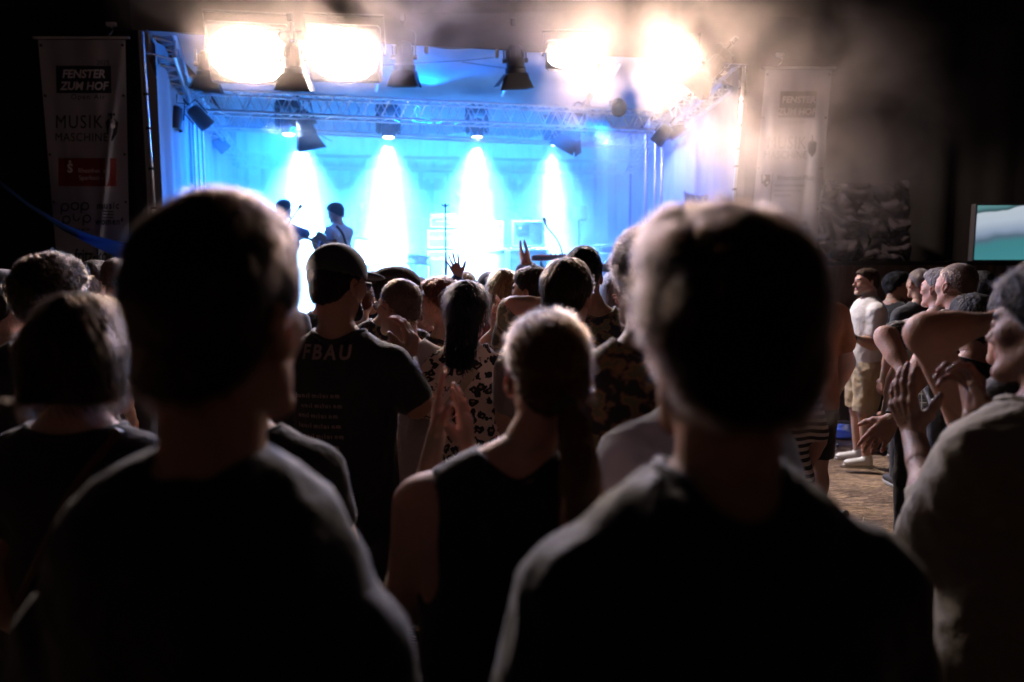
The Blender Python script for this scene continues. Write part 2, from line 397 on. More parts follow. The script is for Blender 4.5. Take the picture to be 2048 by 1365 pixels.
g = MB(); g.sheet(lambda u, v: (-60 + 120 * u, -60 + 120 * v, -.065), 4, 4)
tag(g.build("ground_outer", ground.data.materials[0]), "dark earth of the yard round the venue", kind='structure')

# ------------------------------------------------------------ stage: deck, roof cover, curtains
FL, FR = at(292, 62, 7.4), at(1490, 128, 8.5)
BL, BR = at(470, 262, 12.6), at(1262, 275, 13.5)
U = (FR - FL); U.z = 0
deck = MB()
DZ = .88
fl, fr, br_, bl = [Vector((p.x, p.y, DZ)) for p in (FL + Vector((.05, .25, 0)), FR + Vector((-.05, .25, 0)), BR, BL)]
vs = [fl, fr, br_, bl] + [Vector((p.x, p.y, 0)) for p in (fl, fr, br_, bl)]
deck.add(vs, [(0, 1, 2, 3), (4, 7, 6, 5), (0, 4, 5, 1), (1, 5, 6, 2), (2, 6, 7, 3), (3, 7, 4, 0)])
st = deck.build("stage_platform", M_deck, smooth=False); tag(st, "dark raised stage deck behind the front crowd", "stage")

def lerp(a, b, t): return a + (b - a) * t
def wallsheet(a, b, za0, za1, zb0, zb1, amp, waves, n=90, m=14, off=(0, 0, 0)):
    a = Vector(a); b = Vector(b); d = (b - a); d.z = 0; nrm = Vector((-d.y, d.x, 0)).normalized()
    def fn(u, v):
        p = lerp(a, b, u); z = lerp(lerp(za0, zb0, u), lerp(za1, zb1, u), v)
        w = amp * (math.sin(u * waves * 6.28 + .8 * math.sin(u * 17)) + .35 * math.sin(u * waves * 15 + v * 3)) * (1 - .3 * v)
        return Vector((p.x, p.y, z)) + nrm * w + Vector(off)
    s = MB(); s.sheet(fn, n, m); return s
# the side curtains and the backdrop hang from the roof edge
c = wallsheet(FL + Vector((.03, .12, 0)), BL, .02, FL.z - .03, .02, BL.z + .05, .03, 9); o = c.build("side_curtain", M_fab); tag(o, "deep blue lit cloth curtain behind the slim tower of three uprights", "curtain", "curtains closing the stage")
c = wallsheet(FR + Vector((-.03, .12, 0)), BR, .02, FR.z - .03, .02, BR.z + .05, .03, 9); o = c.build("side_curtain", M_fab); tag(o, "hazy violet lit cloth curtain behind the small clear film", "curtain", "curtains closing the stage")
c = wallsheet(BL + Vector((.02, 0, 0)), BR + Vector((-.02, 0, 0)), .02, BL.z + .05, .02, BR.z + .05, .03, 22, n=240); o = c.build("backdrop", M_back); tag(o, "pale backdrop curtain glowing cyan behind the band", "backdrop")
# roof cover: underside over the stage and the dark header hanging over its front edge
rt = empty("stage_roof", (FL + FR) / 2)
inv = Vector(rt.location)
s = MB()
def roof_fn(u, v):
    a = lerp(FL, FR, u); b = lerp(BL, BR, u); p = lerp(a, b, v) - inv
    p.z += .16 * math.sin(v * 3.14) + (.02 * math.sin(u * 60 + v * 5) + .03 * math.sin(u * 25)) * min(1, v * 5); return p
s.sheet(roof_fn, 80, 30); s.build("roof_cloth", M_roof, rt)
s = MB()
ext = (FR - FL)
e0, e1 = FL - ext * .35, FR + ext * .35
e0.z, e1.z = FL.z + .35, FR.z + .35 - .6
def head_fn(u, v):
    t = lerp(-.02, 1.02, u); p = FL + ext * t; p.z += v * 2.6 + .012 * math.sin(u * 50)
    p.y += -.15 * v + .02 * math.sin(u * 30) + .12 * v * math.sin(u * 9); return p - inv
s.sheet(head_fn, 90, 16); s.build("header_cloth", M_header, rt)
s = MB(); s.tube([FL - inv + Vector((0, .06, .04)), FR - inv + Vector((0, .06, .04))], .03, 10); s.build("front_tube", M_black, rt)
tag(rt, "dark cloth stage roof with a black header above the blinders", "stage roof")
# little black clips under the front edge
for i, px in enumerate((853, 994)):
    y = 62 + (px - 292) / (1490 - 292) * 66; p = at(px, y + 8, 7.4 + (px - 292) / 1198 * 1.1)
    s = MB(); s.box((0, 0, 0), (.02, .03, .045), bev=.006); o = s.build("roof_clip", M_blackmet); o.location = p; tag(o, ("small black clip under the roof edge, nearer the barn door lamp at centre left", "small black clip under the roof edge beside the tilted barn door lamp")[i], "clip", "clips under the roof edge")

# wings: black cloth beside the opening, dark building on the right
def wing(a, b, z, lab, m=M_black):
    s = wallsheet(a, b, .0, z, .0, z, .02, 7, n=80); o = s.build("wing_curtain", m); tag(o, lab, "curtain", "black wing curtains"); return o
a = at(303, 540, 7.62); wing(a, (-16, 8.6, 0), 9, "black wing curtain behind the dim banner with the red panel")
b = at(1482, 540, 8.9); wing(b, (9.5, 9.1, 0), 9, "black wing curtain behind the pale smoky banner and crumpled film", M_wall)
s = MB(); s.box((11.5, 5.2, 4.5), (2.0, 4.6, 4.5), bev=.05); o = s.build("dark_building", M_wall); tag(o, "dark building wall closing the yard behind the video screen", "building")
s = MB(); s.box((-12.5, 5.2, 4.5), (2.0, 3.2, 4.5), bev=.05); o = s.build("dark_building", M_wall); tag(o, "dark building at the yard's edge beyond the left banner", "building")
# added black sheet over roof and wings keeps the world glow out of view
s = MB(); s.sheet(lambda u, v: (-14 + 28 * u, 7.0 + .15 * math.sin(u * 20) + 1.6 * u * .6, 4.55 + 4.6 * v + .02 * math.sin(u * 60)), 60, 8)
o = s.build("night_cover", M_black); tag(o, "black sheet added above the stage roof to stand for the dark night", "tarpaulin"); o.location.y = .35

# keder poles at the front corners, with cable ties
def pole(name, p, q, r, label, ties, group="front corner poles"):
    e = empty(name, q); s = MB(); s.tube([Vector(p) - Vector(q), (0, 0, 0)], r, 12); s.build("tube", M_alu, e)
    for t in ties:
        c = lerp(Vector(p), Vector(q), t) - Vector(q); s = MB(); s.tube([c + Vector((0, 0, .012)), c - Vector((0, 0, .012))], r * 1.5, 10); s.build("cable_tie", M_black, e)
    tag(e, label, "pole", group); return e
pole("corner_pole", at(284, 64, 7.42), at(330, 720, 7.62), .020, "blue lit aluminium pole standing at the left edge of the stage opening", [.18, .28, .40, .52, .62, .75])
pole("corner_pole", at(1489, 132, 8.42), at(1443, 700, 8.6), .020, "white lit aluminium pole standing beside the pale right banner", [.12, .2, .28, .34, .42, .5, .6])

# ------------------------------------------------------------ trusses
def truss(a, b, s, label, bays, flat=False, group="lattice trusses of the stage frame", up=(0, 0, 1), r=.015, name="truss"):
    a = Vector(a); b = Vector(b); d = (b - a); L = d.length; t = d.normalized(); side = t.cross(Vector(up)).normalized(); w = side.cross(t).normalized()
    e = empty(name, a)
    cs = [(-1, -1), (1, -1), (1, 1), (-1, 1)]
    P = lambda i, x: t * x + side * (cs[i][0] * s / 2) + w * (cs[i][1] * s / 2)
    m = MB()
    for i in range(4): m.tube([P(i, 0), P(i, L)], r, 8)
    m.build("chord", M_alu, e)
    m = MB()
    for i in range(4):
        j = (i + 1) % 4
        for k in range(bays):
            x0, x1 = L * k / bays, L * (k + 1) / bays; xm = (x0 + x1) / 2
            m.tube([P(i, x0), P(j, xm)], r * .42, 6, cap=False); m.tube([P(j, xm), P(i, x1)], r * .42, 6, cap=False)
    m.build("lattice", M_alu, e)
    tag(e, label, "truss", group); return e
TL1, TR1 = at(372, 203, 8.9), at(1316, 246, 10.0)
truss(TL1, TR1, .25, "front cross truss hanging above the moving heads, brightest at centre", 26)
truss(at(425, 240, 10.2), at(1300, 280, 11.1), .24, "second cross truss carrying the moving heads", 26)
truss(at(470, 321, 12.2), at(1262, 336, 13.1), .22, "rear cross truss low over the backdrop, faint in the haze", 26)
truss(FL + Vector((.08, .15, -.08)), TL1 + Vector((-.02, -.12, .05)), .24, "slanted roof truss running down from the front corner to the left tower", 6, r=.026)
truss(FR + Vector((-.12, .15, -.08)), TR1 + Vector((.25, -.12, .05)), .24, "slanted roof truss running down behind the tilted lamp to the right tower", 6, r=.026)
truss(TL1 + Vector((.0, .2, 0)), at(470, 318, 12.2), .20, "side truss running back from the left tower over the blue curtain", 9, r=.016)
truss(TR1 + Vector((.02, .2, 0)), at(1262, 334, 13.1), .20, "side truss running back from the right tower into the smoke", 9, r=.016)
# centre roof struts seen between the blinders
for i, (p, q) in enumerate([((556, 125, 8.2), (562, 178, 8.9)), ((764, 76, 7.95), (752, 182, 9.2)), ((1050, 92, 8.3), (1005, 192, 9.4)), ((1258, 97, 8.4), (1198, 200, 9.6))]):
    s = MB(); p_ = at(*p); q_ = at(*q); s.tube([p_ - q_, (0, 0, 0)], .022, 8); o = s.build("roof_strut", M_alu); o.location = q_
    tag(o, ["pale roof strut between the first blinder and its barn door lamp", "bright roof strut just left of the central hanging lamp", "pale roof strut behind the tilted hanging lamp", "pale roof strut between the two right blinders"][i], "strut", "roof struts behind the front edge")
# steel wires crossing under the roof
for i, (p, q) in enumerate([((765, 95, 8.2), (1010, 137, 9.0)), ((765, 131, 8.4), (1085, 106, 8.6)), ((765, 97, 8.9), (1300, 84, 9.4))]):
    p_, q_ = at(*p), at(*q); s = MB(); s.tube([p_ - q_, (p_ - q_) * .5 - Vector((0, 0, .02)), (0, 0, 0)], .0035, 5, cap=False); o = s.build("steel_wire", M_blackmet); o.location = q_
    tag(o, ["thin steel wire falling rightwards under the roof", "thin steel wire rising rightwards under the roof", "thin slack wire highest under the roof cloth"][i], "wire", "wires crossed under the roof")
# towers
def tower(name, pxs, pyt, D, label, rr=.016):
    base = at(pxs[1], 700, D); base.z = DZ; e = empty(name, base)
    for i, px in enumerate(pxs):
        p = at(px, pyt, D + (.12 if i == 1 else 0)); x = p.x - base.x
        s = MB(); s.tube([(x, (.12 if i == 1 else 0), p.z - DZ), (x, (.12 if i == 1 else 0), 0)], rr, 10); s.build("upright", M_alu, e)
    w = at(pxs[-1], 300, D).x - at(pxs[0], 300, D).x
    x0 = at(pxs[0], 300, D).x - base.x
    for z in (.02, .9, 1.35):
        s = MB(); s.box((x0 + w / 2, .0, z), (w / 2 + .03, .012, .05), bev=.004); s.box((x0 + w / 2, .0, z - .2), (w / 2 + .03, .012, .02), bev=.004); s.build("cross_plate", M_alu, e)
    tag(e, label, "truss tower", "towers carrying the stage roof"); return e
tower("truss_tower", [385, 394, 403], 228, 9.0, "slim blue lit tower of three uprights below the left lamps")
tower("truss_tower", [1293, 1312, 1325], 262, 10.1, "bright tower of three uprights with bolted plates beside the violet curtain", .021)

# ------------------------------------------------------------ lamps
def emit_mat(name, c, s):
    m = mat(name, (.8, .8, .8), .4, emit=c, estr=s); return m
M_blind = emit_mat("blinder_glow", (1., .94, .90), 16.)
M_head = emit_mat("beam_lens_glow", (.75, .92, 1.), 30.)
M_glass = mat("dark_lens", (.05, .07, .09), .08, spec=.8)
for i, (px, py, D, hw, hh, pw) in enumerate(BLINDERS):
    p = at(px, py, D); t = Vector((p.x * .6, 0, 1.0)); e = empty("blinder_lamp", p, (0, 0, 0)); e.rotation_euler = aim(p, t)
    s = MB(); s.box((0, 0, .09), (hw + .03, hh + .03, .075), bev=.03); s.build("housing", M_blackmet, e)
    nx, ny = (4, 3) if i < 2 else ((4, 2) if i == 2 else (5, 1))
    # glowing diffuser with a soft scalloped outline of the lamp cells
    s = MB(); n = 96; vs = [Vector((0, 0, -.03))]
    for k in range(n):
        a = k * 2 * math.pi / n; ca, sa = math.cos(a), math.sin(a); r = (abs(ca) ** 2.35 + abs(sa) ** 2.35) ** (-1 / 2.35)
        vs.append(Vector((hw * ca * r * (1 + .015 * math.sin(a * 14)), hh * sa * r * (1 + .02 * math.sin(a * 14)), 0)))
    s.add(vs, [(0, 1 + (k + 1) % n, 1 + k) for k in range(n)])
    s.build("diffuser", M_blind, e)
    s = MB(); s.tube([(-hw - .06, 0, .1), (-hw - .06, hh * .4, .2), (-hw - .06, hh + .12, .2), (hw + .06, hh + .12, .2), (hw + .06, hh * .4, .2), (hw + .06, 0, .1)], .012, 8); s.build("yoke", M_blackmet, e)
    tag(e, ["largest blazing blinder at the roof's left, beside the palest barn door lamp", "second blazing blinder, just right of the palest barn door lamp", "blazing blinder with a shallow face right of the tilted hanging lamp", "smallest and lowest bar shaped blinder nearest the right banner"][i], "blinder lamp", "blinders along the roof edge")

def barn_lamp(loc, rot, scale, doors, label, hang=.35, yaw=0):
    """theatre lantern; its axis points down the local -Z"""
    e = empty("barn_door_lamp", loc); e.rotation_euler = rot; e.scale = (scale,) * 3
    s = MB(); s.lathe([(.02, .24), (.06, .235), (.085, .2), (.09, .12), (.10, .1), (.10, .02), (.115, 0), (.115, -.05), (.108, -.055)], 24)
    for k in range(8):
        a = k * .785; s.box((.092 * math.cos(a), .092 * math.sin(a), .14), (.012, .004, .05), rot=Matrix.Rotation(a, 3, 'Z'))
    s.build("housing", M_blackmet, e)
    s = MB(); s.lathe([(.1, -.05), (.07, -.062), (.0, -.068)], 20); s.build("lens", M_glass, e)
    s = MB(); s.tube([(-.12, 0, .08), (-.125, 0, .3), (-.1, 0, .34), (.1, 0, .34), (.125, 0, .3), (.12, 0, .08)], .009, 8)
    s.tube([(-.14, 0, .08), (-.09, 0, .08)], .025, 10); s.tube([(.09, 0, .08), (.14, 0, .08)], .025, 10); s.build("yoke", M_blackmet, e)
    s = MB(); s.tube([(0, 0, .34), (0, 0, .34 + hang * .3)], .012, 8); s.box((0, 0, .36 + hang * .3), (.03, .02, .04), bev=.01)
    s.tube([(.03, .03, .22), (.06, .05, .32), (.0, .04, .42), (-.04, .03, .44)], .007, 6); s.tube([(-.02, .03, .23), (-.05, .05, .36), (.02, .04, .45)], .006, 6); s.build("clamp", M_blackmet, e)
    for k, ang in enumerate(doors):
        if ang is None: continue
        s = MB(); w0, w1, l = .10, .165, .17
        T = Matrix.Rotation(k * math.pi / 2, 4, 'Z') @ Matrix.Translation((0, -.112, -.05)) @ Matrix.Rotation(R(ang), 4, 'X')
        q = [(-w0, -.003, 0), (w0, -.003, 0), (w1, -.003, -l), (-w1, -.003, -l), (-w0, .003, 0), (w0, .003, 0), (w1, .003, -l), (-w1, .003, -l)]
        s.add([T @ Vector(v) for v in q], [(0, 1, 2, 3), (4, 7, 6, 5), (0, 4, 5, 1), (1, 5, 6, 2), (2, 6, 7, 3), (3, 7, 4, 0)]); s.build("barn_door", M_blackmet, e, smooth=False)
    tag(e, label, "barn door lamp", "barn door lamps under the roof"); return e
barn_lamp(at(588, 138, 7.34), (R(12), 0, R(4)), 1.05, [-18, -20, 14, -20], "palest barn door lamp, hanging between the two left blinders")
barn_lamp(at(809, 132, 7.9), (R(12), R(1), R(-3)), 1.05, [-18, -10, 14, -16], "dark barn door lamp hanging upright under the roof's centre")
barn_lamp(at(1031, 138, 8.1), (R(12), R(-5), R(10)), 1.05, [-18, -10, 12, -42], "barn door lamp under the roof with one leaf swung out to the left")
barn_lamp(at(1412, 150, 8.45), (R(16), R(38), R(12)), 1.05, [-18, -20, 10, -34], "tilted barn door lamp in the orange smoke by the right blinder")
barn_lamp(at(612, 262, 9.5), (R(14), R(-14), R(20)), 1.15, [-24, -52, 10, -10], "barn door lamp turned sideways over the left pair of guitarists")
barn_lamp(at(1145, 265, 10.2), (R(20), R(30), R(-10)), 1.2, [-30, -25, 10, -45], "barn door lamp tilted over the white beam above the keyboards")
barn_lamp(at(414, 146, 8.4), (R(10), R(4), R(15)), 1.0, [-18, -20, 12, -22], "dim barn door lamp in brown smoke at the roof's far left corner")

def moving_head(px, py, D, label, pan=0, lit=True, tilt=0):
    p = at(px, py, D); e = empty("moving_head_lamp", p, (0, 0, R(pan)))
    s = MB(); s.box((0, 0, .34), (.17, .12, .055), bev=.02); s.tube([(-.06, 0, .39), (-.06, 0, .47)], .02, 8); s.tube([(.06, 0, .39), (.06, 0, .47)], .02, 8); s.build("base", M_blackmet, e)
    for sx in (-1, 1):
        s = MB(); s.box((sx * .145, 0, .15), (.032, .06, .15), bev=.02); s.build("yoke_arm", M_blackmet, e)
    T = Matrix.Translation((0, 0, .08)) @ Matrix.Rotation(R(tilt), 4, 'X')
    s = MB(); s.lathe([(.04, .15), (.09, .13), (.105, .05), (.105, -.05), (.09, -.12), (.085, -.13)], 24, T); s.build("head", M_blackmet, e)
    s = MB(); s.lathe([(.084, -.128), (.05, -.145), (.0, -.15)], 20, T); s.build("lens", M_head if lit else M_glass, e)
    tag(e, label, "moving head lamp", "moving head lamps on the trusses"); return e
moving_head(777, 268, 10.3, "moving head shining a white beam down left of centre")
moving_head(954, 268, 10.7, "moving head shining a white beam down behind the lone microphone stand")
moving_head(577, 262, 9.9, "moving head half hidden behind the sideways barn door lamp", 25)
moving_head(1108, 283, 11.2, "moving head in the glare behind the tilted lower barn door lamp", -15)
# small par cans round the towers
def par(px, py, D, rot, label):
    e = empty("par_lamp", at(px, py, D)); e.rotation_euler = rot
    s = MB(); s.lathe([(.05, .16), (.08, .14), (.095, .0), (.1, -.12), (.092, -.12), (.088, -.1)], 22); s.build("can", M_blackmet, e)
    s = MB(); s.lathe([(.088, -.09), (.05, -.105), (0, -.11)], 18); s.build("lens", M_glass, e)
    s = MB(); s.tube([(-.11, 0, 0), (-.11, 0, .2), (.11, 0, .2), (.11, 0, 0)], .009, 6); s.tube([(0, 0, .2), (0, 0, .3)], .015, 6); s.build("yoke", M_blackmet, e)
    tag(e, label, "par lamp", "par lamps round the towers")
par(349, 240, 8.3, (R(-6), R(4), 0), "rounded dark lamp hanging just inside the left pole")
par(402, 238, 8.7, (R(18), R(-38), 0), "dark lamp can slanting down beside the left tower")
par(440, 288, 10.6, (R(22), R(-40), R(10)), "distant lamp with a glinting rim behind the left tower")
par(1322, 272, 9.8, (R(20), R(35), 0), "lamp can with a bright rim on top of the right tower")
e_ = par(1237, 214, 9.3, (R(-60), R(8), 0), "dark lamp can added behind the white burst of smoke left of the right tower")  # can added to go with the burst light; its lens stays dark
par(1352, 262, 10.1, (R(10), R(60), 0), "lamp can swallowed by smoke right of the right tower")

# ------------------------------------------------------------ backline
def text_on(parent, txt, size, fn, m, name="lettering", **kw):
    """fn maps flat letter coordinates to points on the surface"""
    vs, fs = text_mesh(txt, size, **kw); s = MB(); s.add([fn(v.x, v.y) for v in vs], fs); return s.build(name, m, parent, smooth=False)
def base_at(px, D, z=DZ): p = at(px, 540, D); return Vector((p.x, p.y, z))
def cab(name, px0, px1, pyt, pyb, D, depth, label, cat, logo=None, lpos=None, m=M_tolex, trim=M_white, group=None, mbody=None):
    a, b = at(px0, pyt, D), at(px1, pyb, D); w = (b.x - a.x) / 2; h = (a.z - b.z) / 2
    e = empty(name, ((a.x + b.x) / 2, D, b.z))
    s = MB(); s.box((0, depth / 2, h), (w, depth / 2, h), bev=.018); s.build("shell", mbody or m, e)
    s = MB(); s.box((0, -.004, h), (w - .035, .012, h - .035), bev=.006); s.build("grille", M_grille, e)
    s = MB()
    for (x0, z0, x1, z1) in ((-w + .03, .03, w - .03, .03), (-w + .03, 2 * h - .03, w - .03, 2 * h - .03), (-w + .03, .03, -w + .03, 2 * h - .03), (w - .03, .03, w - .03, 2 * h - .03)):
        s.tube([(x0, -.012, z0), (x1, -.012, z1)], .006, 6)
    s.build("piping", trim, e)
    if logo: text_on(e, logo, lpos[2], lambda x, y: Vector((lpos[0] * w + x, -.022, lpos[1] * 2 * h + y)), M_silver, "logo", bold=.002, align='LEFT')
    tag(e, label, cat, group); return e, w, h
sc_ = 11.4
cab("speaker_cabinet", 853, 917, 500, 643, sc_, .42, "lower half of the tall bass speaker stack behind the lone microphone stand", "speaker cabinet", "Mesa/Boogie", (-.8, .86, .075), group="bass speaker cabinets")
cab("speaker_cabinet", 853, 917, 459, 499.6, sc_, .42, "upper cabinet of the tall bass speaker stack, under the amplifier head", "speaker cabinet", "Mesa/Boogie", (-.8, .5, .075), group="bass speaker cabinets")
e, w, h = cab("amplifier_head", 858, 913, 426, 458.4, sc_ + .03, .36, "amplifier head with a pale front strip on top of the bass stack", "amplifier", "Mesa/Boogie", (-.5, .42, .055))
s = MB(); s.box((0, -.02, 2 * h - .075), (w - .05, .012, .035), bev=.004); s.build("control_panel", M_silver, e)
s = MB()
for k in range(7): s.tube([(-w + .1 + k * .05, -.03, 2 * h - .075), (-w + .1 + k * .05, -.05, 2 * h - .075)], .012, 8)
s.build("knob", M_tolex, e)
s = MB(); s.tube([(-.12, .15, 2 * h), (-.09, .15, 2 * h + .03), (.09, .15, 2 * h + .03), (.12, .15, 2 * h)], .012, 8); s.build("handle", M_tolex, e)
M_pale = mat("pale_amp_covering", (.5, .5, .5), .7, bump=.3, bscale=120)
cab("guitar_amplifier", 941, 1009, 443, 497, 11.2, .3, "pale washed out combo amplifier nearest the bass stack", "amplifier", "Fender", (.35, .38, .06), mbody=M_pale, group="combo amplifiers on cases")
e, w, h = cab("guitar_amplifier", 1022, 1089, 440, 496, 11.2, .3, "darker combo amplifier with a carrying handle and a taped dark sheet", "amplifier", None, None, group="combo amplifiers on cases")
s = MB(); s.tube([(-.08, .1, 2 * h), (-.06, .1, 2 * h + .035), (0, .1, 2 * h + .045), (.06, .1, 2 * h + .035), (.08, .1, 2 * h)], .01, 8); s.build("handle", M_tolex, e)
s = MB(); s.box((-w * .35, -.022, h * 1.25), (w * .4, .004, h * .36)); s.build("taped_sheet", M_print, e)
s = MB(); s.lathe([(.012, 0), (.02, .012), (.018, .03), (.006, .035)], 12, Matrix.Translation((-w * .45, -.03, h * 1.32))); s.build("badge", M_silver, e)
for i, (x0, x1) in enumerate(((930, 1012), (1018, 1094))):
    a, b = at(x0, 498, 11.15), at(x1, 643, 11.15); w = (b.x - a.x) / 2; h = (a.z - DZ) / 2; e = empty("flight_case", ((a.x + b.x) / 2, 11.15, DZ))
    s = MB(); s.box((0, .3, h), (w, .3, h), bev=.012); s.build("case_body", M_case, e)
    s = MB()
    for (z) in (.012, 2 * h - .012): s.box((0, -.006, z), (w + .006, .012, .02), bev=.004)
    for x in (-w, w): s.box((x, -.006, h), (.018, .014, h - .022), bev=.004)
    s.build("edge_strip", M_alu, e)
    s = MB(); s.box((0, -.012, h * 1.2), (.05, .008, .06), bev=.004); s.build("latch", M_chrome, e)
    tag(e, ["flight case with pale edges under the washed out combo amplifier", "flight case with pale edges under the darker combo amplifier"][i], "flight case", "cases under the combo amplifiers")

def mic_stand(name, base, pts, r, label, mic=None, shade=M_blackmet):
    """pts relative to base; mic = (from, to) of the microphone"""
    e = empty(name, base)
    s = MB(); s.tube(pts, r, 10); s.build("pole", shade, e)
    s = MB()
    for k in range(3):
        a = k * 2.094 + .4; s.tube([(0, 0, .12), (.28 * math.cos(a), .28 * math.sin(a), .012)], .009, 8)
    s.build("tripod", shade, e)
    if mic:
        f, t = Vector(mic[0]), Vector(mic[1]); d = (t - f).normalized()
        s = MB(); s.tube([f - d * .01, f + d * .10, t - d * .05], [.011, .014, .019], 12); s.build("microphone", shade, e)
        s = MB(); T = Matrix.Translation(t - d * .03) @ d.to_track_quat('Z', 'Y').to_matrix().to_4x4(); s.lathe([(.018, -.03), (.026, -.012), (.028, .008), (.022, .028), (.008, .036)], 16, T); s.build("microphone_grille", M_chrome, e)
    tag(e, label, "microphone stand", "microphone stands on stage"); return e
b = base_at(892, 8.6); t = at(892, 412, 8.6) - b
e = mic_stand("microphone_stand", b, [(0, 0, .1), (0, 0, t.z * .62), (0, 0, t.z * .621), (0, 0, t.z)], [.017, .017, .011, .009], "straight empty microphone stand in front of the bass stack")
s = MB(); s.tube([(-.045, 0, t.z + .02), (-.03, 0, t.z), (0, 0, t.z - .005), (.03, 0, t.z), (.045, 0, t.z + .02)], .009, 8); s.lathe([(.01, t.z - .02), (.016, t.z), (.01, t.z + .03)], 10); s.build("clip", M_blackmet, e)
b = base_at(520, 8.2); m1 = at(604, 410, 8.2) - b; m0 = at(590, 428, 8.2) - b; q = at(560, 474, 8.2) - b
e = mic_stand("microphone_stand", b, [(0, 0, .1), (0, 0, 1.15), (.03, 0, 1.2), tuple(q), tuple(m0)], .011, "boom microphone stand reaching up beside the leftmost guitarist", (m0, m1))
s = MB(); s.tube([m0, m0 + Vector((-.03, 0, -.12)), m0 + Vector((-.14, .02, -.28)), m0 + Vector((-.3, 0, -.5)), (.02, 0, .4)], .004, 6); s.build("cable", M_blackmet, e)
b = base_at(1130, 8.7); m1 = at(1087, 436, 8.7) - b; m0 = at(1094, 455, 8.7) - b
e = mic_stand("microphone_stand", b, [(0, 0, .1), at(1126, 512, 8.7) - b, at(1121, 494, 8.7) - b, at(1112, 476, 8.7) - b, at(1102, 464, 8.7) - b, tuple(m0)], .010, "bent gooseneck microphone stand over the red keyboard", (m0, m1))
b = base_at(797, 11.5); t = at(797, 415, 11.5) - b; mic_stand("microphone_stand", b, [(0, 0, .1), (0, 0, t.z), at(789, 402, 11.5) - b], .011, "thin drum overhead stand fading into the cyan light", (at(789, 402, 11.5) - b, at(785, 393, 11.5) - b), M_chrome)

# loudspeaker on a pole at the rear right
b = base_at(1157, 12.0); e = empty("loudspeaker", b); z0, z1 = at(1157, 442, 12).z - DZ, at(1157, 412, 12).z - DZ
s = MB(); s.box((0, 0, (z0 + z1) / 2), (.12, .1, (z1 - z0) / 2), rot=Matrix.Rotation(.3, 3, 'Z'), bev=.03); s.build("cabinet", M_tolex, e)
s = MB(); s.tube([(0, 0, .1), (0, 0, z0)], .016, 8)
for k in range(3): s.tube([(0, 0, .5), (.35 * math.cos(k * 2.1), .35 * math.sin(k * 2.1), .01)], .01, 6)
s.build("stand", M_tolex, e); tag(e, "small loudspeaker on a pole right of the white beams", "loudspeaker")

# drum kit
def drum(name, px, py, D, r, h, label, axis='Z', group="drums of the kit"):
    p = at(px, py, D); e = empty(name, p)
    T = Matrix.Rotation(R(90), 4, 'X') if axis == 'Y' else Matrix.Rotation(R(4), 4, 'Y')
    s = MB(); s.lathe([(r * .98, -h), (r, -h + .005), (r, -.005), (r * .98, 0)], 32, T); s.build("shell", M_drum, e)
    for z in (-h, -.012): s = MB(); s.lathe([(r + .004, z), (r + .014, z + .002), (r + .014, z + .02), (r + .004, z + .022)], 32, T); s.build("hoop", M_chrome, e)
    s = MB()
    for k in range(8):
        a = k * .785; s.tube([T @ Vector(((r + .012) * math.cos(a), (r + .012) * math.sin(a), -.01)), T @ Vector(((r + .012) * math.cos(a), (r + .012) * math.sin(a), -h + .02))], .004, 5)
    s.build("lug", M_chrome, e)
    s = MB()
    if axis == 'Z':
        for k in range(3): a = k * 2.09 + .3; s.tube([(r * math.cos(a), r * math.sin(a), -h * .7), (r * 1.05 * math.cos(a), r * 1.05 * math.sin(a), -(p.z - DZ))], .009, 6)
        s.build("leg", M_chrome, e)
    tag(e, label, "drum", group)
drum("floor_tom", 736, 478, 10.9, .20, .42, "floor tom with bright lugs beside the backing guitarist")
drum("tom_drum", 700, 560, 10.8, .17, .25, "low side drum nearest the cap of the crowd")
drum("bass_drum", 790, 560, 11.3, .28, .42, "bass drum lying in the cyan glare behind the floor tom", 'Y')
drum("snare_drum", 838, 512, 10.6, .17, .14, "shallow snare drum in front of the kit")
def cymbal(px, py, D, r, tx, ty, label):
    p = at(px, py, D); e = empty("cymbal", Vector((p.x, p.y, DZ))); z = p.z - DZ
    T = Matrix.Translation((0, 0, z)) @ Euler((R(tx), R(ty), 0)).to_matrix().to_4x4()
    s = MB(); s.lathe([(r, -.02), (r * .7, -.008), (r * .25, 0), (r * .18, .02), (.01, .03), (r * .18, .014), (r * .7, -.012), (r, -.022)], 36, T); s.build("disc", M_brass, e)
    s = MB(); s.tube([(0, 0, .05), (0, 0, z + .05)], .009, 8)
    for k in range(3): s.tube([(0, 0, .25), (.25 * math.cos(k * 2.1), .25 * math.sin(k * 2.1), 0)], .008, 6)
    s.build("stand", M_chrome, e); tag(e, label, "cymbal", "cymbals of the kit")
cymbal(648, 461, 10.0, .17, 12, -4, "round cymbal tilted between the two guitarists")
cymbal(768, 467, 11.3, .2, 4, 6, "thin cymbal high over the floor tom")
cymbal(820, 520, 11.0, .18, 4, -5, "lower cymbal by the drum overhead stand")

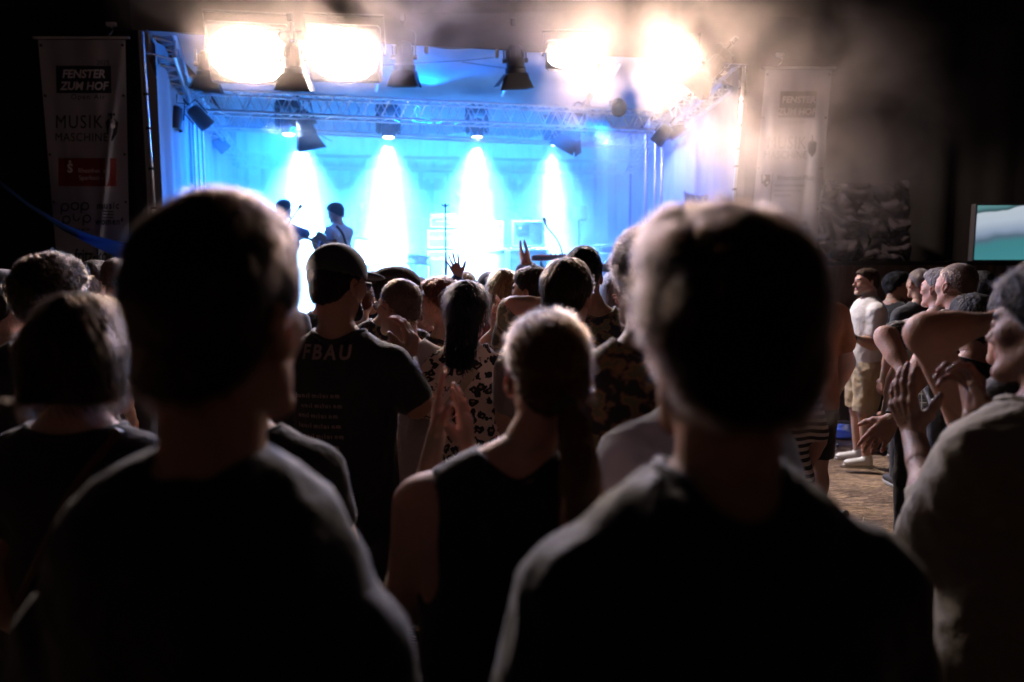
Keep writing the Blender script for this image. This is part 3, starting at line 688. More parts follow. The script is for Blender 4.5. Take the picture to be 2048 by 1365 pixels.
# keyboards
def keyboard(name, px0, px1, py, D, thick, body, keys, label, logo=None, nk=30):
    a, b = at(px0, py, D), at(px1, py, D); w = (b.x - a.x) / 2; e = empty(name, ((a.x + b.x) / 2, D, a.z))
    s = MB(); s.box((0, .15, -thick), (w, .15, thick), bev=.01); s.build("body", body, e)
    s = MB(); s.box((0, .0, -thick * .9), (w - .02, .012, thick * .6), bev=.004); s.build("front_panel", M_tolex, e)
    s = MB()
    for k in range(nk): s.box((-w + .05 + k * (2 * w - .1) / nk, .2, .006), ((2 * w - .1) / nk * .44, .07, .008))
    s.build("keys", keys, e)
    s = MB()
    for k in range(9): s.tube([(-w * .2 + k * .06, .06, 0), (-w * .2 + k * .06, .06, .022)], .012, 8)
    s.build("knob", M_tolex, e)
    if logo: text_on(e, logo, thick * 1.5, lambda x, y: Vector((x, -.014, -thick * 1.4 + y)), M_paleprint, "logo", bold=.003)
    tag(e, label, "keyboard", "keyboards on stage")
    st = empty("keyboard_stand", ((a.x + b.x) / 2, D + .12, DZ)); z = a.z - DZ - 2 * thick - .006
    s = MB()
    for sx in (-1, 1): s.tube([(-sx * w * .6, -.08 + .02 * sx, 0), (sx * w * .6, -.08 + .02 * sx, z - .03)], .014, 8); s.tube([(-sx * w * .6, .12, 0), (sx * w * .6, .12, z - .03)], .014, 8)
    s.tube([(-w * .6, -.1, z - .015), (-w * .6, .16, z - .015)], .013, 8); s.tube([(w * .6, -.1, z - .015), (w * .6, .16, z - .015)], .013, 8); s.build("frame", M_blackmet, st)
    tag(st, label.split(' keyboard')[0] + " keyboard's crossed stand", "keyboard stand", "stands under the keyboards")
keyboard("stage_keyboard", 1063, 1162, 511, 8.9, .035, M_red, M_key, "red keyboard with black knobs under the gooseneck microphone")
keyboard("stage_keyboard", 1192, 1316, 529, 9.1, .05, M_tolex, M_key, "long black keyboard near the right tower", "YAMAHA", 40)
# crate with gear and a round fan drum at the right
p = base_at(1222, 11.6); e = empty("gear_rack", p); z = at(1222, 490, 11.6).z - DZ
s = MB(); w = .28
for x in (-w, w):
    for y in (0, .4): s.tube([(x, y, 0), (x, y, z)], .014, 6)
for zz in (z, z - .15, z * .5): s.tube([(-w, 0, zz), (w, 0, zz)], .012, 6); s.tube([(-w, .4, zz), (w, .4, zz)], .012, 6)
s.build("frame", M_alu, e); s = MB(); s.box((.05, .2, z - .08), (.2, .16, .05), bev=.01); s.build("equipment", M_tolex, e); s = MB(); s.box((0, .2, z * .5 + .07), (.24, .16, .055), bev=.01); s.build("equipment", M_tolex, e)
tag(e, "open metal rack holding gear behind the black keyboard", "rack")
drum("bass_drum", 1242, 545, 10.6, .27, .4, "spare round bass drum with a curved rim near the right tower", 'Y')

# backdrop garlands and the star
for i, (py, n_) in enumerate([(352, 34), (378, 36), (404, 40), (432, 40), (462, 44), (490, 44), (520, 44)]):
    a, b = at(610, py, 12.55), at(1200, py + 3, 13.1); e = empty("paper_garland", a); d = b - a
    s = MB(); s.tube([(0, 0, 0)] + [d * (k / 24) - Vector((0, 0, .04 * math.sin(k / 24 * 3.14 * 6) ** 2)) for k in range(1, 25)], .005, 5); s.build("cord", M_white, e)
    for k in range(n_):
        s = MB(); t = (k + .5 + random.uniform(-.3, .3)) / n_; c = d * t - Vector((0, .02, .06)); w = random.uniform(.02, .045); hh = random.uniform(.03, .08); y = random.uniform(-.6, .6)
        r_ = Matrix.Rotation(y, 3, 'Z'); q = [(-w, 0, hh * .5), (w, 0, hh * .5), (w * 1.1, .02, 0), (w * .4, 0, -hh), (-w * .6, -.02, -hh * .9)]
        s.add([c + r_ @ Vector(v) for v in q] , [(0, 1, 2, 3, 4)])
        s.build("paper_flap", M_paper, e, smooth=False)
    ords = ["topmost", "second", "third", "fourth", "fifth", "sixth", "lowest"]
    tag(e, f"{ords[i]} paper garland strung across the pale backdrop", "garland", "garlands on the backdrop")
p = at(1027, 418, 12.4); e = MB(); vs = []; n = 7
for k in range(2 * n):
    a = k * math.pi / n + .3; r = .17 if k % 2 == 0 else .06; vs.append((r * math.cos(a), 0, r * math.sin(a)))
vs += [(0, -.03, 0), (0, .03, 0)]; fs = []
for k in range(2 * n): fs += [(k, (k + 1) % (2 * n), 2 * n), ((k + 1) % (2 * n), k, 2 * n + 1)]
e.add(vs, fs); e.tube([(0, 0, .17), (0, .1, 1.0)], .003, 4); o = e.build("star_ornament", M_star, smooth=False); o.location = p; tag(o, "pointed star ornament hanging over the combo amplifiers", "ornament")
# ------------------------------------------------------------ banners
def cloth_mat(name, c, trans=.35, bump=.15):
    m = mat(name, c, .75, bump=bump, bscale=9); nt = m.node_tree; n = nt.nodes; b = n["Principled BSDF"]
    t = n.new('ShaderNodeBsdfTranslucent'); t.inputs[0].default_value = (*c, 1); mx = n.new('ShaderNodeMixShader'); mx.inputs[0].default_value = trans
    nt.links.new(b.outputs[0], mx.inputs[1]); nt.links.new(t.outputs[0], mx.inputs[2]); nt.links.new(mx.outputs[0], n["Material Output"].inputs[0]); return m
M_banner = cloth_mat("banner_cloth", (.42, .42, .46), .3)
def banner(name, corners, D0, D1, fold, label, group="tall sponsor banners"):
    """corners: pixel x of left and right edge at the top and the foot, pixel y of top and foot"""
    xl0, xr0, xl1, xr1, y0, y1 = corners
    def surf(px, py, off=0.):
        v = (py - y0) / (y1 - y0); u = (px - lerp(xl0, xl1, v)) / (lerp(xr0, xr1, v) - lerp(xl0, xl1, v))
        D = lerp(D0, D1, v) + .015 * math.sin(u * 7 + v * 3) + .008 * math.sin(u * 19 - v * 6) + .006 * math.sin(v * 22)
        for (f0, f1, amp) in fold:
            t = (u - lerp(f0, f1, v)) / .05; D -= amp * math.exp(-t * t) * min(1, v * 3)
        return at(px, py, D - off)
    o0 = surf(xl1, y1); e = empty(name, o0)
    def fn(u, v): return surf(lerp(lerp(xl0, xl1, v), lerp(xr0, xr1, v), u), lerp(y0, y1, v)) - o0
    s = MB(); s.sheet(fn, 60, 120); s.build("cloth", M_banner, e)
    s = MB()
    for v in (.02, .2, .41, .58, .8, .97):
        for u in (.03, .965):
            p = fn(u, v); s.tube([p + Vector((0, -.006, 0)), p + Vector((0, .006, 0))], .014, 10)
    s.build("eyelet", M_blackmet, e)
    s = MB(); a, b = fn(0, 0), fn(1, 0); d = (b - a); s.tube([a - d * .05 + Vector((0, 0, .02)), b + d * .05 + Vector((0, 0, .02))], .014, 8); s.build("rod", M_alu, e)
    # writing: letters laid on the cloth, k = pixels per letter unit
    def put(txt, cx, cy, k, m=M_print, part="lettering", lean=0., sl=0., **kw):
        vs, fs = text_mesh(txt, 1, **kw); q = MB()
        q.add([surf(cx + v.x * k + lean * v.y * k, cy - v.y * k + sl * v.x * k, .006 if m != M_paleprint else .009) - o0 for v in vs], fs); return q.build(part, m, e, smooth=False)
    def patch(x0, y0_, x1, y1_, m, part="printed_box", lean=0., n=10):
        q = MB(); q.sheet(lambda u, v: surf(lerp(x0, x1, u) - lean * (lerp(y0_, y1_, v) - y0_), lerp(y0_, y1_, v), .005) - o0, n, n); return q.build(part, m, e, smooth=False)
    def poly(pts, m=M_print, part="emblem", off=.007):
        q = MB(); q.add([surf(x, y, off) - o0 for x, y in pts], [tuple(range(len(pts)))]); return q.build(part, m, e, smooth=False)
    tag(e, label, "banner", group); return e, put, patch, poly, surf, o0
eL, put, patch, poly, sf, o0 = banner("banner", (76, 251, 124, 262, 80, 640), 7.42, 7.5, [(.97, .45, .05), (.2, .3, .012)], "dim tall white banner with a dark red panel, above the tousled man")
patch(112, 132, 222, 187, M_print, lean=-.02)
put("FENSTER", 167, 156, 23, M_paleprint, sx=.95, bold=.03, shear=.15); put("ZUM HOF", 168, 180, 22.5, M_paleprint, sx=.95, bold=.03, shear=.15)
put("2025", 206, 130, 13); put("Open Air", 176, 199, 15, spacing=1.2)
put("MUSIK", 158, 257, 38, sx=.8, spacing=1.15); put("MASCHINE", 163, 283, 24, sx=.85, spacing=1.1)
poly([(211, 244), (219, 237), (229, 238), (237, 246), (234, 268), (224, 283), (215, 270)]); poly([(221, 226), (224, 226), (224, 238), (221, 238)]); poly([(216, 226), (222, 230), (230, 226), (230, 232), (222, 234), (216, 231)])
poly([(226 + 5 * math.cos(a * .6283), 252 + 6 * math.sin(a * .6283)) for a in range(10)][::-1], M_paleprint, off=.010)
patch(117, 317, 233, 373, M_redprint)
put("Rheinhessen", 187, 346, 13, M_paleprint, sx=.95); put("Sparkasse", 182, 360, 13, M_paleprint, sx=.95)
put("S", 140, 345, 24, M_paleprint, bold=.04); poly([(140 + 3 * math.cos(a * .785), 324 + 3 * math.sin(a * .785)) for a in range(8)][::-1], M_paleprint, off=.010)
def ring(poly_, cx, cy, r, w, a0=0, a1=360):
    n = max(6, int((a1 - a0) / 20)); A = [R(a0 + (a1 - a0) * i / n) for i in range(n + 1)]
    for i in range(n): poly_([(cx + r * math.cos(A[i]), cy - r * math.sin(A[i])), (cx + r * math.cos(A[i + 1]), cy - r * math.sin(A[i + 1])), (cx + (r - w) * math.cos(A[i + 1]), cy - (r - w) * math.sin(A[i + 1])), (cx + (r - w) * math.cos(A[i]), cy - (r - w) * math.sin(A[i]))])
class Logo:
    """several printed strokes gathered into one emblem mesh"""
    def __init__(s, sf, o0): s.m = MB(); s.sf = sf; s.o0 = o0
    def __call__(s, pts): s.m.add([s.sf(x, y, .007) - s.o0 for x, y in pts], [tuple(range(len(pts)))])
L_ = Logo(sf, o0)
for (cx, cy, tail) in ((130, 415, -1), (150, 413, 0), (170, 413, -1), (133, 440, -1), (174, 438, -1)):
    ring(L_, cx, cy, 8.5, 2.6)
    if tail: L_([(cx - 8.5, cy), (cx - 6, cy), (cx - 6, cy + 14), (cx - 8.5, cy + 14)])
ring(L_, 153, 436, 7, 2.6, 180, 360); L_([(146, 428), (148.5, 428), (148.5, 437), (146, 437)])
L_.m.build("emblem", M_print, eL, smooth=False)
put("POPULÄRE MUSIK", 156, 462, 7, sx=.9, bold=.01)
put("music", 216, 418, 20, sx=.8, spacing=1.25, bold=.02); put("women*", 219, 450, 20, sx=.75, spacing=1.15, bold=.02)
for k in range(3): poly([(206, 422 + k * 6), (228, 423 + k * 6), (228, 425 + k * 6), (206, 424 + k * 6)], part="printed_line")
put("fritz-kola", 190, 523, 36, sx=.62, bold=.015)
eR, put, patch, poly, sf, o0 = banner("banner", (1531, 1664, 1487, 1622, 140, 620), 7.9, 8.25, [(.05, .18, .03), (.8, .7, .012)], "pale smoky tall white banner beside the crumpled black film")
patch(1561, 183, 1634, 236, M_print, lean=.09)
put("FENSTER", 1597, 206, 18, M_paleprint, sx=.95, bold=.03, shear=.15); put("ZUM HOF", 1593, 230, 18, M_paleprint, sx=.95, bold=.03, shear=.15); put("Open Air", 1590, 248, 11)
put("MUSIK", 1572, 298, 36, lean=.08, sx=.72, spacing=1.1); put("MASCHINE", 1570, 318, 22, lean=.08, sx=.82)
poly([(1616, 286), (1624, 280), (1634, 286), (1632, 302), (1624, 316), (1616, 304)]); poly([(1623, 270), (1626, 270), (1626, 281), (1623, 281)])
put("Rheinland-Pfalz", 1591, 361, 15, sx=.8)
for i, t in enumerate(("MINISTERIUM FÜR FAMILIE,", "FRAUEN, KULTUR UND", "INTEGRATION")): put(t, 1548, 374 + i * 10, 6.5, align='LEFT', sx=.8)
poly([(1522, 349), (1541, 350), (1540, 366), (1532, 375), (1523, 368)]); poly([(1526, 352), (1532, 354), (1528, 362)], M_paleprint, off=.010); poly([(1534, 362), (1538, 366), (1531, 370)], M_paleprint, off=.010)
poly([(1545, 346), (1546.2, 346), (1541, 404), (1539.8, 404)], part="printed_line")
put("KULTUR", 1586, 453, 15, spacing=1.1); put("SOMMER", 1588, 467, 15, spacing=1.1); put("Rheinland-Pfalz", 1592, 479, 9)
poly([(1515, 447), (1534, 443), (1547, 449), (1557, 443), (1548, 455), (1534, 448), (1515, 452)], M_redprint)
# small metal hooks holding the banners
for i, (x, y, D) in enumerate(((222, 72, 7.42), (1560, 132, 7.9))):
    s = MB(); s.tube([(0, 0, .1), (.03, 0, .06), (0, 0, .02), (-.03, 0, .0), (0, 0, -.03)], .009, 8); s.box((0, .02, .12), (.05, .02, .02), bev=.005); o = s.build("banner_hook", M_alu); o.location = at(x, y, D)
    tag(o, ["little metal hook glinting blue above the dim banner", "little metal hook glinting above the smoky banner"][i], "hook", "hooks holding the banners")

# sagging tarpaulin edge by the left banner; blue light put in its colour
M_tarp = cloth_mat("blue_lit_tarp", (.02, .05, .14), .6, .4)
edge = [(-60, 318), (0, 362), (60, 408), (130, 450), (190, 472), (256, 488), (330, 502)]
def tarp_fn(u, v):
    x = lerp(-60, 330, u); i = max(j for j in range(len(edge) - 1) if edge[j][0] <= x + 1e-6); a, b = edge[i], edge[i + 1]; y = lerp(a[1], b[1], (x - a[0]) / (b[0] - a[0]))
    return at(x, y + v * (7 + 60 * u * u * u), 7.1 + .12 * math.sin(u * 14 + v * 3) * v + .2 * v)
s = MB(); s.sheet(tarp_fn, 60, 12); o = s.build("tarpaulin", M_tarp); tag(o, "sagging tarpaulin coloured as if lit blue, strung in front of the dim banner", "tarpaulin")

# ------------------------------------------------------------ right hand side: fence, foil, screen, barrier
fx0, fx1 = at(1612, 540, 7.7).x, 9.4
M_slat = mat("weathered_boards", (.16, .115, .10), .8, var=.5, bscale=14, bump=.6, bstretch=(3, 1, .15))
e = empty("board_fence", (fx0, 7.7, 0)); s = MB(); x = 0; ftop = at(1700, 527, 7.7).z
while x < fx1 - fx0:
    w = random.uniform(.045, .07); s.box((x + w, random.uniform(-.004, .004), ftop / 2), (w - .003, .012, ftop / 2), bev=.003); x += 2 * w
s.build("board", M_slat, e); s = MB(); s.box(((fx1 - fx0) / 2, -.03, ftop + .0), ((fx1 - fx0) / 2, .03, .022), bev=.004); s.box(((fx1 - fx0) / 2, .03, .5), ((fx1 - fx0) / 2, .015, .04)); s.build("rail", M_wall, e)
tag(e, "fence of upright weathered boards behind the men at the right", "fence")
M_foil = mat("black_film", (.035, .03, .035), .14, spec=1., bump=.12, bscale=30)
def foil_mesh(px0, px1, py0, py1, D, seed, amp, nu=110, nv=80):
    o0 = at((px0 + px1) / 2, py1, D)
    def fn(u, v):
        x = lerp(px0, px1, u); y = lerp(py0, py1, v); q = np.array([[u * 3, v * 2.2, seed]])
        n1 = float(vnoise(q, 1.6, seed)[0]); n2 = float(vnoise(q, 3.4, seed + 1)[0]); n3 = float(vnoise(q, 7., seed + 2)[0])
        r = .42 * abs(math.sin(8.5 * (v + .40 * (u - 1) ** 2) + 1.7 * n1)) ** 1.5 + .28 * abs(math.sin(21 * (v * .85 - .25 * u * u) + 2.4 * n2 + n1)) + .30 * abs(math.sin(19 * u + 3 * n1 + 2 * v)) * max(0, 1 - 1.6 * u) + .16 * abs(n3)
        return at(x, y + 10 * math.sin(u * 3) * (1 - v), D) - o0 + Vector((0, -amp * r, 0))
    s = MB(); s.sheet(fn, nu, nv); return s, o0
s, o0 = foil_mesh(1628, 1815, 358, 524, 8.66, 3, .13); o = s.build("plastic_film", M_foil, auto=180); o.location = o0; tag(o, "crumpled glossy black film hung above the fence beside the pale banner", "plastic film")
s, o0 = foil_mesh(1366, 1424, 382, 452, 9.6, 8, .08, 40, 50); o = s.build("plastic_film", mat("clear_film", (.35, .38, .45), .12, spec=.9), auto=180); o.location = o0; tag(o, "small crumpled clear film glinting before the right side curtain", "plastic film")
# video screen
a, b = at(1957, 411, 8.0), at(2240, 520, 8.0); e = empty("video_screen", ((a.x + b.x) / 2, 8.0, b.z)); w = (b.x - a.x) / 2; h = (a.z - b.z) / 2
ms = mat("screen_picture", (.02, .02, .02), .4); nt = ms.node_tree; n = nt.nodes; bb = n["Principled BSDF"]
tc = n.new('ShaderNodeTexCoord'); mp = n.new('ShaderNodeMapping'); mp.inputs['Rotation'].default_value = (0, R(8), 0); sp = n.new('ShaderNodeSeparateXYZ'); nt.links.new(tc.outputs['Object'], mp.inputs[0])
no = n.new('ShaderNodeTexNoise'); no.inputs['Scale'].default_value = 2.0; nt.links.new(mp.outputs[0], no.inputs['Vector'])
nt.links.new(mp.outputs[0], sp.inputs[0]); ma = n.new('ShaderNodeMath'); ma.operation = 'MULTIPLY_ADD'; ma.inputs[1].default_value = .16; nt.links.new(no.outputs[0], ma.inputs[0]); nt.links.new(sp.outputs['Z'], ma.inputs[2])
cr = n.new('ShaderNodeValToRGB'); nt.links.new(ma.outputs[0], cr.inputs[0]); E = cr.color_ramp.elements; E[0].position = .0; E[0].color = (.08, .36, .40, 1); E[1].position = 1.; E[1].color = (.25, .5, .5, 1)
for p_, c_ in ((.33, (.07, .30, .34)), (.40, (.12, .20, .28)), (.47, (.35, .45, .62)), (.60, (.62, .72, .85)), (.72, (.66, .76, .86)), (.74, (.05, .12, .14)), (.78, (.14, .34, .36))):
    k = E.new(p_); k.color = (*c_, 1)
nt.links.new(cr.outputs[0], bb.inputs['Emission Color']); bb.inputs['Emission Strength'].default_value = .7
s = MB(); s.box((0, .06, h), (w + .02, .04, h + .02), bev=.006); s.build("casing", M_blackmet, e)
s = MB(); s.add([(-w, .015, 0), (w, .015, 0), (w, .015, 2 * h), (-w, .015, 2 * h)], [(0, 1, 2, 3)]); s.build("display", ms, e, smooth=False)
s = MB(); s.tube([(-w * .5, .1, 0), (-w * .5, .1, -b.z)], .03, 8); s.tube([(w * .5, .1, 0), (w * .5, .1, -b.z)], .03, 8); s.build("leg", M_blackmet, e)
tag(e, "lit video screen showing a teal and white picture at the far right", "video screen")
# crowd barriers
def barrier(a, b, label, n=14):
    a = Vector(a); b = Vector(b); e = empty("crowd_barrier", (a + b) / 2); d = (b - a) / 2; H = 1.1; s = MB()
    s.tube([-d + Vector((0, 0, .1)), -d + Vector((0, 0, H - .06)), -d * .95 + Vector((0, 0, H)), d * .95 + Vector((0, 0, H)), d + Vector((0, 0, H - .06)), d + Vector((0, 0, .1))], .019, 10); s.tube([-d + Vector((0, 0, .18)), d + Vector((0, 0, .18))], .016, 8); s.build("frame", M_alu2, e)
    s = MB()
    for k in range(n): p = lerp(-d, d, (k + .5) / n); s.tube([p + Vector((0, 0, .18)), p + Vector((0, 0, H))], .008, 6, cap=False)
    s.build("bars", M_alu2, e)
    for sg in (-1, 1):
        s = MB(); s.tube([d * sg * .8 + Vector((0, -.3, .01)), d * sg * .8 + Vector((0, 0, .15)), d * sg * .8 + Vector((0, .3, .01))], .014, 6); s.build("foot", M_alu2, e)
    tag(e, label, "crowd barrier", "crowd barriers before the stage")
M_alu2 = mat("dull_steel", (.22, .22, .24), .45, metal=.8, var=.2)
xs = [-3.6, -1.4, .8, 3.0, 5.2, 7.4]
for i in range(5):
    barrier((xs[i] + .03, 6.95, 0), (xs[i + 1] - .03, 6.95, 0), ["crowd barrier hidden deep behind the heads at the left of the stage", "crowd barrier low before the two guitarists", "crowd barrier low before the combo amplifiers", "steel crowd barrier whose bars show behind the man in the white t-shirt", "steel crowd barrier behind the bald man in plaid"][i], 16)
# blue tarpaulin and litter on the ground
s = MB(); c = at(1712, 828, 7.2); c.z = .0
s.sheet(lambda u, v: (c.x - .28 + .55 * u, 7.02 + .42 * v, .0 + .16 * (.5 + .5 * abs(math.sin(u * 9 + v * 4))) * math.sin(3.14 * v) * math.sin(3.14 * u)), 40, 20); o = s.build("ground_sheet", mat("blue_sheet", (.10, .16, .42), .3, var=.5, bscale=6)); tag(o, "crumpled blue plastic sheet on the earth behind the white shoes", "plastic sheet")
s = MB()
for k in range(46):
    x = random.uniform(.6, 4.6); y = random.uniform(2.4, 6.4); a = random.uniform(0, 6.28); l = random.uniform(.03, .09); z = gz(x, y) + .012
    s.tube([(x - l * math.cos(a), y - l * math.sin(a), z), (x, y, z + random.uniform(0, .012)), (x + l * math.cos(a), y + l * math.sin(a), z)], random.uniform(.002, .004), 5)
o = s.build("straw_litter", mat("straw", (.42, .33, .19), .7)); tag(o, "loose straw and twigs scattered over the earth", "straw", kind='stuff')
# plastic cup lying there
s = MB(); T = Matrix.Translation((at(1695, 935, 4.6).x, 4.75, .02)) @ Matrix.Rotation(1.5, 4, 'X') @ Matrix.Rotation(.4, 4, 'Y'); s.lathe([(.025, 0), (.028, .005), (.036, .09), (.038, .092), (.034, .088), (.026, .006)], 18, T); o = s.build("crushed_cup", mat("clear_plastic", (.6, .58, .55), .2)); tag(o, "small clear cup dropped on the earth before the white shoes", "cup")
# ------------------------------------------------------------ people
SKINS = {}
def skin(tone):
    if tone not in SKINS:
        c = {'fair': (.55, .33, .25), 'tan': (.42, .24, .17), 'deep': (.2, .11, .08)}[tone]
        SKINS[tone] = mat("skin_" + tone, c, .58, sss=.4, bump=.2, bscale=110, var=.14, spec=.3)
    return SKINS[tone]
M_eye = mat("eye_and_brow", (.03, .02, .018), .3)
M_lip = mat("lips", (.40, .14, .12), .4, sss=.2)
HAIRC = {'chestnut': (.10, .045, .02), 'black': (.012, .010, .010), 'dark': (.030, .018, .012), 'brown': (.085, .045, .025), 'auburn': (.13, .04, .02), 'light': (.26, .16, .08), 'blond': (.45, .32, .17), 'grey': (.32, .29, .27)}
HM = {}
def hmats(c):
    if c not in HM:
        k = HAIRC[c]; HM[c] = (mat("hair_mass_" + c, tuple(x * .6 for x in k), .7, bump=.8, bscale=90, bstretch=(1, 1, .3), var=.4, spec=.2), hair_mat("hair_strand_" + c, k))
    return HM[c]
def stubble(c):
    if 'st' + c not in HM: k = HAIRC[c]; HM['st' + c] = mat('cropped_hair_' + c, tuple(.5 * a + .07 * b for a, b in zip(k, (1.2, .8, .65))), .7, bump=.3, bscale=300, sheen=.3)
    return HM['st' + c]
M_band = mat("hair_band", (.02, .02, .02), .6)
M_glasses = mat("spectacle_frame", (.03, .03, .03), .3)
M_lens2 = mat("spectacle_lens", (.35, .38, .42), .05, spec=1.)
M_sole = mat("shoe_sole", (.45, .44, .42), .7)

def hand_solid(wrist, fdir, pn, side, curl=25, spread=4, sc=1., forearm=None, h=.0036):
    f = Vector(fdir).normalized(); n = Vector(pn); n = (n - f * n.dot(f)).normalized(); t = f.cross(n) * (1 if side == 'R' else -1)
    w = Vector(wrist); P = []
    ln = [(.040, .026, .021), (.045, .029, .022), (.041, .027, .021), (.032, .021, .018)]
    for k in range(4):
        kn = w + f * ((.088, .092, .088, .079)[k] * sc) + t * ((.033 - .0215 * k) * sc)
        P.append(cap(w + t * ((.014 - .009 * k) * sc) + f * .004, kn, .0155 * sc, .0125 * sc))
        a = R(-(1.5 - k) * spread); base = (f * math.cos(a) + t * -math.sin(a)).normalized(); p = kn; ang = R(curl * (.45 + .12 * k)); r = (.0098, .0099, .0095, .0085)[k] * sc
        for j, l in enumerate(ln[k]):
            d = base * math.cos(ang) + n * math.sin(ang); q = p + d * l * sc; P.append(cap(p, q, r, r * .88, k=.006)); p = q; r *= .88; ang += R(curl * (.7 if j == 0 else .5))
    b = w + f * .02 * sc + t * .022 * sc; d = (f * .62 + t * .72 + n * .25).normalized(); p = b; r = .016 * sc
    for j, l in enumerate((.042, .033, .027)):
        q = p + d * l * sc; P.append(cap(p, q, r, r * .82, k=.012)); p = q; r *= .80; d = (d + f * .22 + n * .12 * (curl / 25)).normalized()
    P.append(cap(w + n * .008 + f * .03 * sc + t * .012 * sc, w + n * .008 + f * .055 * sc + t * .02 * sc, .014 * sc))
    if forearm is not None: P.append(cap(w + (Vector(forearm) - w) * .3, w, .034 * sc, .025 * sc))
    return solid(P, h, .009)

def strands(name, V, N, m, parent, count, length, comb, lift=.25, noise=.35, grav=0., K=6, rad=.00035, curl=0., keep=None, jitter=.4, seed=0):
    g = np.random.default_rng(seed + 5)
    if keep is not None: V = V[keep]; N = N[keep]
    if len(V) == 0: return
    ix = g.integers(0, len(V), count); P = V[ix] + g.normal(0, .0022, (count, 3)); n = N[ix]
    P = P - n * .002
    d0 = comb(P, n); d0 = d0 - (d0 * n).sum(1)[:, None] * n; d0 /= np.maximum(np.linalg.norm(d0, axis=1), 1e-6)[:, None]
    # neighbouring strands share a tuft direction
    tuft = np.stack([vnoise(P, 70, seed), vnoise(P, 63, seed + 3), vnoise(P, 81, seed + 7)], 1)
    d = d0 + n * lift + tuft * noise + g.normal(0, .10, (count, 3)); d /= np.linalg.norm(d, axis=1)[:, None]
    L = length * (1 - jitter * g.random(count)); out = np.zeros((count, K, 3)); out[:, 0] = P
    ph = g.random(count) * 6.28; u = np.cross(d, n); 
    for k in range(1, K):
        d = d + d0 * .25 - n * lift * .35 + np.array([0, 0, -grav]) + g.normal(0, .05, (count, 3)); d /= np.linalg.norm(d, axis=1)[:, None]
        out[:, k] = out[:, k - 1] + d * (L / (K - 1))[:, None]
    if curl:
        for k in range(1, K): a = ph + k * 1.5; out[:, k] += (u * np.cos(a)[:, None] + n * np.sin(a)[:, None]) * curl
    hc = bpy.data.hair_curves.new(name); hc.add_curves([K] * count)
    hc.points.foreach_set('position', out.astype(np.float32).ravel())
    ra = hc.attributes.get('radius') or hc.attributes.new('radius', 'FLOAT', 'POINT')
    ra.data.foreach_set('value', np.tile(np.linspace(rad, rad * .35, K), count).astype(np.float32))
    hc.materials.append(m); o = bpy.data.objects.new(name, hc); COL.objects.link(o); o.parent = parent; return o

